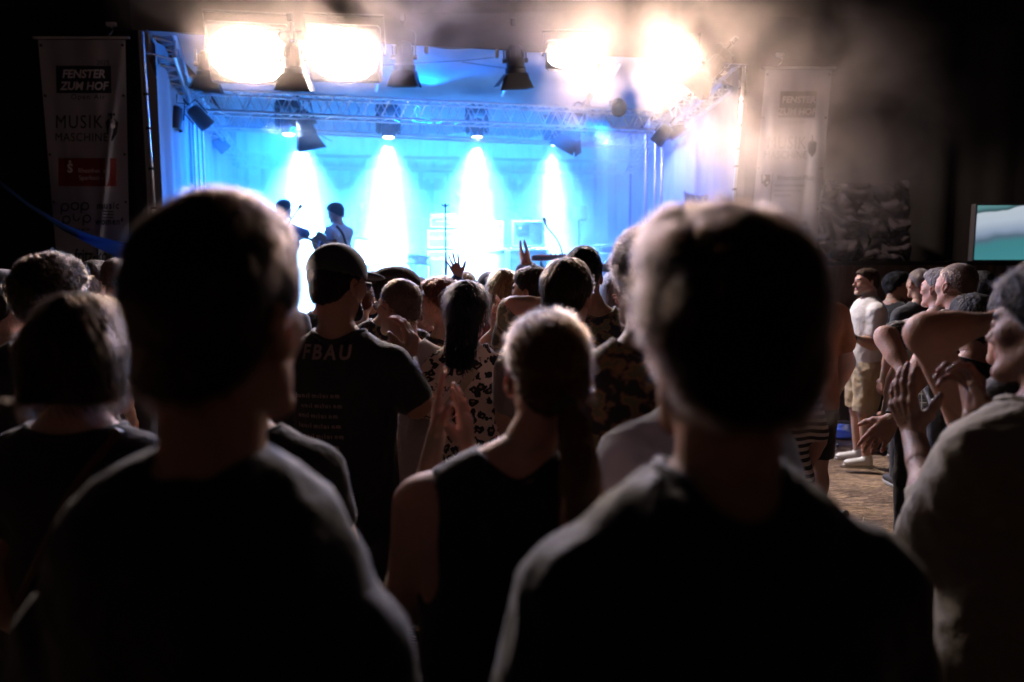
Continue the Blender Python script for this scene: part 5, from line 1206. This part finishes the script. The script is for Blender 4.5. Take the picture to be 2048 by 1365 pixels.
# ---- second row
p3 = person(1097, 613, 1.25, "woman with a ponytail and black tank top clapping at the centre", hyaw=8, hroll=-4, bodypx=1000, fem=True, wide=1.12, hair='ponytail', hcol='chestnut', h=.010, nstr=6000,
            arms={'L': ((806, 1215, 1.30), (872, 872, 1.58), J(f=(.05, .12, 1), n=(1, .2, 0), c=8, s=2)), 'R': ((1190, 1215, 1.42), (936, 900, 1.60), J(f=(-.10, .10, 1), n=(-1, .3, 0), c=10, s=3))},
            clothes=[('tank_top', c_black, J(inf=.008, neck=.055, nd=.02, arm=.078, wr=.002)), TR_B], group="people in the second row")
s = MB(); T = Matrix.Translation(Vector(p3['hp'](.086, -.006, -.045))); s.lathe([(.004, -.004), (.0055, 0), (.004, .005)], 10, T); s.build("earring", M_chrome, p3['body'])
p4 = person(672, 484, 2.25, "broad man in a peaked cap and black tour t-shirt, clapping", yaw=-6, hyaw=-22, hpitch=-4, bodypx=680, wide=1.0, hair='short', hcol='black', h=.011, nstr=900, hat=('cap', c_cap, 0), beard=True, glasses='clear', tone='tan',
            arms={'R': ((832, 806, 2.2), (820, 722, 2.40), J(f=(.05, .1, 1), n=(-1, .35, 0), c=50, s=9))}, clothes=[('t_shirt', c_black, J(sleeve=.80, loose=.006)), TR_B], group="people in the second row")
rows = [("FBAU", -.015, 1.415 * p4['s'], .062, dict(bold=.002, spacing=1.35, sx=.9))]
tour = ["LEIPZIG  04.05", "BERLIN  06.05", "HAMBURG  07.05", "KÖLN  09.05", "MAINZ  10.05", "WIEN  12.05"]
c_print = mat("faded_print", (.22, .18, .17), .8)
for i in range(9): rows.append(("l u n ı l  m ı l u ı  n m"[i % 3:], -.035 + .008 * math.sin(i * 2), (1.30 - i * .032) * p4['s'], .020, dict(spacing=.9, bold=.001)))
for i in range(5): rows.append(("ı l ı n l u ı l ı", -.13 + i * .052, .96 * p4['s'], .018, dict(rot=1.5708)))
tshirt_print(p4, rows, c_print, None)
p5 = person(470, 612, 1.45, "person in black whose lit shoulder shows below the front man's ear", hyaw=10, bodypx=478, hair='short', hcol='black', nstr=800, clothes=[TB, TR_B], group="people in the second row",
            arms={'R': ((668, 1080, 1.42), (700, 1240, 1.5))})
p6 = person(797, 557, 2.8, "shaven headed man with glasses in a light grey t-shirt", hyaw=42, yaw=6, bodypx=812, hair='buzz', hcol='dark', tone='fair', nstr=1800, glasses='clear', face=True, clothes=[('t_shirt', c_lgrey, J(loose=.01)), SH_B], group="people in the middle rows")
p7 = person(790, 527, 3.35, "man in a tweed flat cap and dark floral shirt", yaw=-10, hyaw=-38, bodypx=768, hair='short', hcol='dark', nstr=500, hat=('flat', c_cap2, -20), clothes=[('shirt', c_flor, {}), TR_B], group="people in the middle rows", wide=1.08)
p8 = person(884, 551, 3.3, "woman with wavy auburn hair turned left in profile", yaw=45, hyaw=30, fem=True, bodypx=878, hair='wavy', hcol='auburn', nstr=1500, slen=.045, face=True, clothes=[('tank_top', c_flor, {}), ('skirt', c_black2, {})], group="people in the middle rows")
p9 = person(935, 556, 2.75, "woman in a leopard print shirt with long dark hair half tied up", yaw=-4, hyaw=-14, fem=True, bodypx=932, wide=.98, hair='half_up', hcol='black', h=.011, nstr=3500, arms={'L': ((862, 800, 2.65), (900, 760, 2.95)), 'R': ((990, 790, 2.7), (960, 750, 3.0))},
            clothes=[('blouse', c_leo, J(hem=.53, flare=.03, sleeve=.95, inf=.022, loose=.02, wr=.006)), ('shorts', c_black2, {})], group="people in the middle rows")
V, F = p9['last']; me = p9['blouse'].data; bm = BVHTree.FromPolygons([v.co for v in me.vertices], [tuple(p.vertices) for p in me.polygons]); s = MB()
q0, q1 = Vector((-.13, 0, .66 * p9['H'])), Vector((.05, 0, .80 * p9['H'])); rowp = []
for i in range(15):
    c = lerp(q0, q1, i / 14)
    for d in (-.5, .5):
        n_ = Vector((-.6, 0, .35)).normalized() * .032 * d; c2 = c + n_; hit = bm.ray_cast(Vector((c2.x, -1, c2.z)), Vector((0, 1, 0))); rowp.append(Vector((c2.x, (hit[0].y if hit[0] else -.1) - .006, c2.z)))
s.add(rowp, [(2 * i, 2 * i + 1, 2 * i + 3, 2 * i + 2) for i in range(14)]); s.build("bag_strap", c_khaki, p9['body'])
p10 = person(1136, 513, 2.35, "man with thick dark hair and glasses in a grey t-shirt behind the ponytail woman", hyaw=-24, bodypx=1122, wide=1.0, hair='short', hcol='dark', hv=.008, h=.012, nstr=4500, slen=.03, glasses='clear', clothes=[('t_shirt', c_grey, J(loose=.012)), TR_B], group="people in the second row",
             arms={'L': ((1020, 830, 2.35), (1030, 900, 2.6)), 'R': ((1222, 830, 2.3), (1200, 930, 2.5))})
p11 = person(1168, 490, 3.0, "tall man with black hair in a dark floral shirt beside the grey t-shirt", hyaw=-15, bodypx=1208, wide=1.05, hair='short', hcol='black', hv=.004, nstr=1800, tone='tan', clothes=[('shirt', c_flor, {}), TR_B], group="people in the middle rows")
p12 = person(1007, 535, 3.6, "woman with long light brown hair clapping beside the leopard print", fem=True, hyaw=8, bodypx=1003, hair='long', hcol='light', nstr=3500, clothes=[('t_shirt', c_maroon, {}), TR_B], group="people in the middle rows",
             arms={'L': ((930, 730, 3.5), (991, 662, 3.35), J(f=(.1, 0, 1), n=(.5, 1, 0), c=20)), 'R': ((1070, 730, 3.5), (1010, 660, 3.32), J(f=(-.1, .1, 1), n=(-1, .3, 0), c=14))})
p13 = person(1066, 531, 3.2, "bearded man turned left with a camouflage sleeve raised before his chin", yaw=15, hyaw=42, bodypx=1078, hair='short', hcol='dark', beard=True, tone='tan', nstr=1400, face=True, clothes=[('shirt', c_camo, J(sleeve=.95, loose=.004)), TR_B], group="people in the middle rows",
             arms={'L': ((1024, 618, 3.0), (1100, 606, 2.95))})
p14 = person(980, 541, 4.6, "person in a dark cap deep in the crowd left of the long hair", hair='short', hcol='black', hat=('cap', c_navy, 0), nstr=200, clothes=[('t_shirt', c_navy, {}), TR_B])
p15 = person(931, 542, 5.3, "person with a hand waving up in front of the bass stack", hair='short', hcol='light', nstr=700, slen=.05, clothes=[('jacket', c_denim, {}), TR_B], arms={'L': ((905, 590, 5.2), (917, 554, 5.15), J(f=(-.35, 0, 1), n=(0, 1, 0), c=6, s=9))})
p16 = person(1064, 541, 5.6, "person in blue sleeves clapping high under the combo amplifier", hair='short', hcol='brown', nstr=200, clothes=[('jacket', c_denim, {}), TR_B],
             arms={'L': ((1030, 590, 5.5), (1047, 528, 5.5), J(f=(-.22, 0, 1), n=(1, .2, 0), c=6)), 'R': ((1085, 580, 5.5), (1058, 527, 5.5), J(f=(-.15, 0, 1), n=(-1, .2, 0), c=6))})
p17 = person(1226, 541, 4.9, "woman with long ash blond hair before the black keyboard", fem=True, hyaw=14, hair='long', hcol='grey', nstr=2500, clothes=[('t_shirt', c_black2, {}), TR_B], arms={'R': ((1262, 680, 4.8), (1246, 628, 4.6), J(f=(0, .3, 1), n=(-1, .3, 0), c=50))})
p18 = person(1300, 447, 1.75, "tall curly haired person in a dark patterned shirt just left of the right front man", hyaw=20, bodypx=1285, hair='curly', hcol='dark', hv=.01, h=.012, nstr=3500, tone='deep', clothes=[('t_shirt', c_flor, J(sleeve=.7)), TR_B], group="people in the second row")
p18b = person(1420, 575, 1.5, "person in a pale blue shirt almost hidden by the right front man's head", bodypx=1402, hair='short', hcol='dark', nstr=500, h=.012, clothes=[('t_shirt', c_palebl, J(sleeve=.85, loose=.008, hem=.50, wr=.008)), TR_B], group="people in the second row")
p19 = person(1608, 503, 4.35, "man in a rust orange t-shirt and black shorts", yaw=5, hyaw=16, bodypx=1624, wide=1.03, hair='short', hcol='brown', nstr=1500, h=.012, clothes=[('t_shirt', c_orange, J(loose=.012, flare=.01)), ('shorts', c_black, J(waist=.55))], group="people standing at the right")
p19b = person(1574, 640, 3.3, "shorter person in a black and cream striped top below the right front man's jaw", fem=True, hair='bob', hcol='dark', nstr=300, clothes=[('t_shirt', c_stripe, J(sleeve=.9, hem=.42)), TR_B], group="people standing at the right")
person.shoe = SHOE_W
p20 = person(1738, 536, 6.05, "man in a white t-shirt and khaki shorts standing side on", yaw=82, hyaw=4, bodypx=1740, wide=1.14, hair='short', hcol='brown', hv=-.004, nstr=1600, slen=.014, h=.010, face=True, clothes=[('t_shirt', c_white, J(loose=.012, hem=.49)), ('shorts', c_khaki, J(inf=.018, wr=.008))], group="people standing at the right",
             arms={'L': ((1748, 690, 5.88), (1700, 674, 5.80), J(f=(-1, .1, .1), n=(0, 1, .2), c=40)), 'R': ((1752, 690, 6.2), (1702, 684, 6.1), J(f=(-1, -.1, -.1), n=(0, -1, .2), c=40))})
person.shoe = None
s = MB(); w_ = p20['A']['L']; a_ = Vector(w_[2] + (w_[1] - w_[2]) * .12); d_ = Vector(w_[1] - w_[2]).normalized(); T = Matrix.Translation(a_) @ d_.to_track_quat('Z', 'Y').to_matrix().to_4x4(); s.lathe([(.030, -.012), (.035, -.01), (.036, .01), (.030, .012)], 16, T); s.build("wristwatch", M_blackmet, p20['body'])
s = MB(); s.tube([(.155, .03, .57 * p20['H']), (.165, .05, .53 * p20['H']), (.16, .03, .50 * p20['H'])], .006, 6); s.build("belt_strap", M_black, p20['body'])
p21 = person(1794, 543, 6.4, "man with curly black hair and sunglasses behind the white t-shirt", yaw=-70, hyaw=-35, bodypx=1790, hair='curly', hcol='black', nstr=1200, glasses='dark', face=True, clothes=[TB, TR_B], group="people standing at the right")
p22 = person(1842, 537, 5.4, "stocky man with a shaved head in a black t-shirt", hyaw=4, wide=1.0, bodypx=1846, hair='buzz', hcol='dark', tone='tan', nstr=900, clothes=[TB, TR_B], group="people standing at the right")
p23 = person(1918, 526, 3.6, "bald man in a dark plaid shirt with his elbow bent out", yaw=6, hyaw=10, bodypx=1922, wide=1.15, hair='buzz', hcol='brown', nstr=500, tone='fair', h=.012, clothes=[('shirt', c_plaid, J(sleeve=.72, loose=.014)), TR_B], group="people standing at the right",
             arms={'L': ((1770, 672, 3.35), (1826, 775, 3.1), J(f=(.1, .3, -1), n=(1, 0, 0), c=35))})
p29 = person(1884, 534, 4.1, "grey cropped head just left of the bald man", hyaw=25, bodypx=1876, hair='short', hcol='grey', nstr=900, clothes=[('t_shirt', c_lgrey, {}), TR_B], group="people standing at the right")
p30 = person(1966, 541, 4.9, "dim dark haired person beyond the bald man's shoulder", hair='short', hcol='black', nstr=200, clothes=[TB, TR_B], group="people standing at the right")
p26 = person(1955, 585, 2.75, "person in black reaching a lit forearm downwards, black band at the wrist", yaw=10, bodypx=1960, hair='short', hcol='black', nstr=400, tone='tan', clothes=[TB, TR_B], group="people at the right edge",
             arms={'L': ((1868, 695, 2.55), (1786, 838, 2.5), J(f=(-.6, .1, -.9), n=(.3, .6, -.4), c=30, s=5))})
w_ = p26['A']['L']; a_ = Vector(w_[2] + (w_[1] - w_[2]) * .07); d_ = Vector(w_[1] - w_[2]).normalized(); T = Matrix.Translation(a_) @ d_.to_track_quat('Z', 'Y').to_matrix().to_4x4(); s = MB(); s.lathe([(.028, -.012), (.034, -.01), (.034, .01), (.028, .012)], 16, T); s.build("wristband", M_black, p26['body'])
p28 = person(2060, 560, 1.85, "bare armed person raising an elbow level with the faces at the right edge", bodypx=2070, hair='short', hcol='dark', nstr=300, tone='tan', clothes=[('tank_top', c_black, {}), TR_B], group="people at the right edge",
             arms={'L': ((1850, 668, 1.72), (1985, 645, 1.68))})
p24 = person(2126, 516, 1.36, "person with tousled light hair in a cream shirt, hands raised at the right edge", yaw=12, hyaw=16, tone='deep', bodypx=2104, hair='curly', hcol='black', hv=.004, h=.011, nstr=6000, slen=.03, face=True, fem=False, clothes=[('shirt', c_cream, J(sleeve=1.35, loose=.025, inf=.02, wr=.009, hem=.44)), TR_B], group="people at the right edge",  # deep skin tone stands in for the shade on this face
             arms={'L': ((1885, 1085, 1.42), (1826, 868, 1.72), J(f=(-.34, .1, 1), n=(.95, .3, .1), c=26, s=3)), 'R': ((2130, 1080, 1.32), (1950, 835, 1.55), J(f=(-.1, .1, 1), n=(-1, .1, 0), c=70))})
# ---- left edge
p31 = person(96, 505, 2.2, "man with tousled dark curls in a dark t-shirt at the left", hyaw=-18, bodypx=62, hair='curly', hcol='dark', hv=.006, h=.012, nstr=4500, slen=.04, tone='fair', clothes=[('t_shirt', c_black2, {}), TR_B], group="people at the left")
p32 = person(158, 577, 1.5, "woman with a smooth bob and a bag strap over her dark dress", fem=True, hyaw=-5, bodypx=135, hair='bob', hcol='dark', h=.011, nstr=5000, clothes=[('t_shirt', c_black2, J(sleeve=.45, neck=.09)), TR_B], group="people at the left")
o = p32; s = MB(); me = o['t_shirt'].data; bm = BVHTree.FromPolygons([v.co for v in me.vertices], [tuple(p.vertices) for p in me.polygons]); pts = []
for i in range(14):
    c = lerp(Vector((.13, 0, .83 * o['H'])), Vector((-.10, 0, .60 * o['H'])), i / 13); hit = bm.ray_cast(Vector((c.x, -1, c.z)), Vector((0, 1, 0))); pts.append(Vector((c.x, (hit[0].y if hit[0] else -.06) - .004, c.z)))
s.tube(pts, .010, 6); s.build("bag_strap", mat("brown_leather", (.12, .06, .03), .35), o['body'])
p33 = person(0, 536, 2.6, "person in a cap cut off by the left edge", hyaw=-12, hair='short', hcol='dark', nstr=500, hat=('cap', c_cap, 0), clothes=[('t_shirt', c_black2, {}), TR_B], group="people at the left")
p34 = person(46, 585, 3.3, "short person with pale curls between the cap and the tousled man", fem=True, hair='curly', hcol='blond', nstr=1200, slen=.05, clothes=[TB, TR_B], group="people at the left")
p35 = person(190, 519, 4.6, "small dark haired person before the foot of the dim banner", hyaw=-20, hair='short', hcol='dark', nstr=500, clothes=[('t_shirt', c_navy, {}), TR_B], group="people at the left")
p36 = person(231, 516, 4.2, "smooth headed person beside the front man's temple", hair='buzz', hcol='dark', nstr=300, clothes=[TB, TR_B], group="people at the left")
p37 = person(168, 548, 4.0, "person with a shoulder bag in the gap above the bob", fem=True, hair='short', hcol='brown', nstr=400, clothes=[('t_shirt', c_lgrey, {}), TR_B], group="people at the left")
# ---- far rows before the stage
far = [(745, 541, 5.0, 'cap', 'black', c_navy, "person in a dark blue cap behind the peaked cap"), (722, 560, 4.4, None, 'auburn', c_black, "red haired person between the peaked cap and the flat cap"), (838, 553, 5.6, None, 'dark', c_navy, "dark head right behind the flat cap's peak"),
       (850, 580, 4.4, None, 'black', c_black, "low dark head between the glasses and the profile woman"), (700, 566, 5.9, None, 'brown', c_black2, "brown head lost behind the peaked cap's face"), (868, 566, 6.2, None, 'light', c_grey, "fair head farthest back by the bass stack"),
       (1195, 566, 5.2, None, 'brown', c_grey, "grey shirted person low beside the ash blond woman"), (1286, 556, 5.6, None, 'dark', c_navy, "dark head before the right tower"), (1030, 560, 6.2, None, 'dark', c_black, "dark head farthest back under the red keyboard"),
       (955, 560, 6.2, None, 'brown', c_black2, "brown head farthest back behind the waving hand"), (640, 560, 6.0, None, 'dark', c_black, "dark head before the leftmost guitarist"), (560, 552, 5.6, None, 'dark', c_black, "dark head hidden behind the big short haired man"), (1420, 552, 5.8, None, 'brown', c_black2, "brown head hidden behind the big tousled man"),
       (1500, 548, 5.0, None, 'dark', c_grey, "head of a grey shirted person beyond the striped top"), (330, 556, 5.2, None, 'dark', c_black, "dark head hidden low behind the left front man's crown")]
for i, (x, y, D, ht, hc_, cl_, lab) in enumerate(far):
    person(x, y, D, lab, hyaw=random.uniform(-20, 20), hair='short', hcol=hc_, nstr=350, slen=.02, h=.018, hat=('cap', cl_, 10) if ht else None, clothes=[('t_shirt', cl_, {}), TR_B], wide=random.uniform(.95, 1.1), fem=(i % 3 == 1))
# ---- the cup held over the crowd
c = at(1247, 612, 4.62); s = MB(); s.lathe([(.030, -.06), (.031, -.058), (.039, .06), (.037, .06), (.029, -.054)], 20); cupm = mat("clear_cup", (.8, .85, .9), .08); cupm.node_tree.nodes["Principled BSDF"].inputs['Transmission Weight'].default_value = .8
cup = empty("drinking_cup", c); s.build("cup_wall", cupm, cup); s = MB(); s.lathe([(.028, -.054), (.0335, .0), (.0, .001)], 18); s.build("drink", mat("cola", (.15, .05, .02), .1), cup); tag(cup, "clear cup of drink held up beside the ash blond woman", "cup")

# ---- the band
BG = "musicians on stage"
m1 = person(567, 398, 9.0, "guitarist in a dark shirt turned to the drums at the stage's left", yaw=-18, hyaw=-10, z0=DZ, h=.014, hair='short', hcol='black', hv=.01, nstr=500, group=BG, clothes=[('jacket', mat("stage_blue_shirt", (.12, .2, .38), .8), {}), TR_B],
            arms={'R': ((610, 468, 8.9), (588, 478, 9.2), J(c=50)), 'L': ((545, 470, 9.1), (560, 470, 9.4), J(c=50))})
m2 = person(682, 404, 9.1, "guitarist in a pale jacket stooping to the left in profile", yaw=55, hyaw=22, hpitch=-14, lean=.10, z0=DZ, h=.014, hair='short', hcol='black', hv=.014, nstr=900, slen=.05, face=True, group=BG, clothes=[('jacket', mat("pale_denim_jacket", (.6, .68, .75), .8, bump=.4, bscale=20), J(wr=.007, loose=.012)), TR_D],
            arms={'L': ((668, 470, 8.85), (645, 492, 9.0), J(c=50)), 'R': ((690, 475, 9.3), (668, 498, 9.25), J(c=50))})
m3 = person(623, 436, 11.2, "drummer seated in the glare behind the guitarists", yaw=180, z0=DZ - .35, h=.018, hair='short', hcol='dark', nstr=200, group=BG, clothes=[('t_shirt', c_black2, {}), TR_B])
def guitar(loc, rot, col, label):
    e = empty("electric_guitar", loc); e.rotation_euler = rot
    V, F = solid([ell((0, 0, -.10), (.17, .022, .13)), ell((.02, 0, .10), (.13, .022, .12)), cap((0, 0, 0), (0, 0, .1), .02)], .008, .05, cuts=[cap((.11, -.1, .22), (.11, .1, .22), .06), cap((-.09, -.1, .23), (-.09, .1, .23), .05)], planes=[((0, .02, 0), (0, 1, 0)), ((0, -.02, 0), (0, -1, 0))]); link("guitar_body", np_mesh("guitar_body", V, F, [col]), e)
    s = MB(); s.box((0, -.018, .42), (.024, .012, .32), bev=.008); s.build("neck", mat("maple", (.45, .28, .12), .4), e); s = MB(); s.box((.01, -.014, .80), (.04, .008, .08), bev=.006); s.build("headstock", mat("maple_head", (.45, .28, .12), .4), e)
    s = MB()
    for k in range(6): s.tube([(-.045, -.014, .75 + k * .022), (-.06, -.014, .75 + k * .022)], .005, 6)
    s.build("tuner", M_chrome, e); s = MB()
    for z in (-.02, .06): s.box((0, -.024, z), (.04, .006, .012), bev=.003)
    s.build("pickup", M_silver, e); tag(e, label, "guitar", "guitars of the band"); return e
guitar(at(572, 482, 9.25), (R(0), R(70), R(160)), mat("guitar_red", (.3, .02, .02), .2), "guitar held by the dark shirted guitarist")
guitar(at(648, 492, 8.9), (R(0), R(-68), R(-25)), mat("guitar_sunburst", (.35, .14, .03), .2), "guitar slung low before the stooping guitarist")
# strap over the stooping guitarist's back
o = m2; s = MB(); me = o['jacket'].data; bm = BVHTree.FromPolygons([v.co for v in me.vertices], [tuple(p.vertices) for p in me.polygons]); pts = []
for i in range(12):
    c = lerp(Vector((-.09, 0, .83 * o['H'])), Vector((.12, 0, .56 * o['H'])), i / 11); hit = bm.ray_cast(Vector((c.x, -1, c.z)), Vector((0, 1, 0))); pts.append(Vector((c.x, (hit[0].y if hit[0] else -.1) - .004, c.z)))
s.tube(pts, .016, 6); s.build("guitar_strap", M_black, o['body'])
# ------------------------------------------------------------ haze of the stage and the drifting smoke
def vol(name, lo, hi, dens, aniso, color, label, noise=None, blobs=None):
    lo = Vector(lo); hi = Vector(hi); s = MB(); s.box((lo + hi) / 2, (hi - lo) / 2)
    m = bpy.data.materials.new(name); m.use_nodes = True; nt = m.node_tree; n = nt.nodes; n.remove(n["Principled BSDF"])
    v = n.new('ShaderNodeVolumePrincipled'); v.inputs['Color'].default_value = (*color, 1); v.inputs['Anisotropy'].default_value = aniso; v.inputs['Density'].default_value = dens
    nt.links.new(v.outputs[0], n["Material Output"].inputs['Volume'])
    if blobs:
        tc = n.new('ShaderNodeTexCoord'); acc = None
        no = n.new('ShaderNodeTexNoise'); no.inputs['Scale'].default_value = noise[0]; no.inputs['Detail'].default_value = 4; no.inputs['Distortion'].default_value = .6
        nt.links.new(tc.outputs['Object'], no.inputs['Vector'])
        mr = n.new('ShaderNodeMapRange'); mr.inputs['From Min'].default_value = noise[1]; mr.inputs['From Max'].default_value = noise[2]; nt.links.new(no.outputs[0], mr.inputs[0])
        plain = None
        for (c, r, d) in sorted(blobs, key=lambda b: -b[2] if b[2] < 0 else -b[2]):
            pl_ = d < 0; d = abs(d)
            mp = n.new('ShaderNodeMapping'); mp.vector_type = 'POINT'
            mp.inputs['Scale'].default_value = (1 / r[0], 1 / r[1], 1 / r[2]); mp.inputs['Location'].default_value = (-c[0] / r[0], -c[1] / r[1], -c[2] / r[2])
            nt.links.new(tc.outputs['Object'], mp.inputs[0]); g = n.new('ShaderNodeTexGradient'); g.gradient_type = 'QUADRATIC_SPHERE'; nt.links.new(mp.outputs[0], g.inputs[0])
            k = n.new('ShaderNodeMath'); k.operation = 'MULTIPLY_ADD'; k.inputs[1].default_value = d; nt.links.new(g.outputs['Fac'], k.inputs[0])
            prev = plain if pl_ else acc
            if prev is None: k.inputs[2].default_value = 0
            else: nt.links.new(prev, k.inputs[2])
            if pl_: plain = k.outputs[0]
            else: acc = k.outputs[0]
        q = n.new('ShaderNodeMath'); q.operation = 'MULTIPLY'; nt.links.new(acc, q.inputs[0]); nt.links.new(mr.outputs[0], q.inputs[1]); w = n.new('ShaderNodeMath'); w.operation = 'ADD'; nt.links.new(q.outputs[0], w.inputs[0]); nt.links.new(plain, w.inputs[1]); nt.links.new(w.outputs[0], v.inputs['Density'])
    o = s.build(name, m, smooth=False); tag(o, label, kind='stuff'); return o
vol("stage_haze", (-4.9, 8.3, .9), (2.9, 12.9, 3.9), .19, .2, (.95, .97, 1), "blue haze hanging over the stage")
def bl(px, py, D, rx, ry, rz, d): return (at(px, py, D), (rx, ry, rz), d)
vol("smoke", (-4.6, 5.7, 1.4), (6.2, 8.3, 5.2), 1, .3, (1, .82, .70), "warm smoke drifting in front of the blinders", (1.4, .42, .60),
    [bl(500, 112, 7.15, .85, .45, .5, -.8), bl(690, 112, 7.35, .8, .45, .5, -.8), bl(1146, 113, 7.7, .65, .38, .36, -.35), bl(1348, 112, 7.85, .6, .38, .32, -.3),
     bl(360, 30, 6.9, .7, .6, .6, .4), bl(760, 0, 7.2, 2.6, .9, .75, 1.0), bl(1300, 20, 7.2, 1.8, .9, .8, 1.2), bl(1230, 205, 7.4, 1.0, .9, .6, 1.4), bl(1450, 120, 7.0, 1.5, 1., 1.1, .45), bl(1610, 270, 7.1, 1.8, 1.1, 1.6, 2.2)])
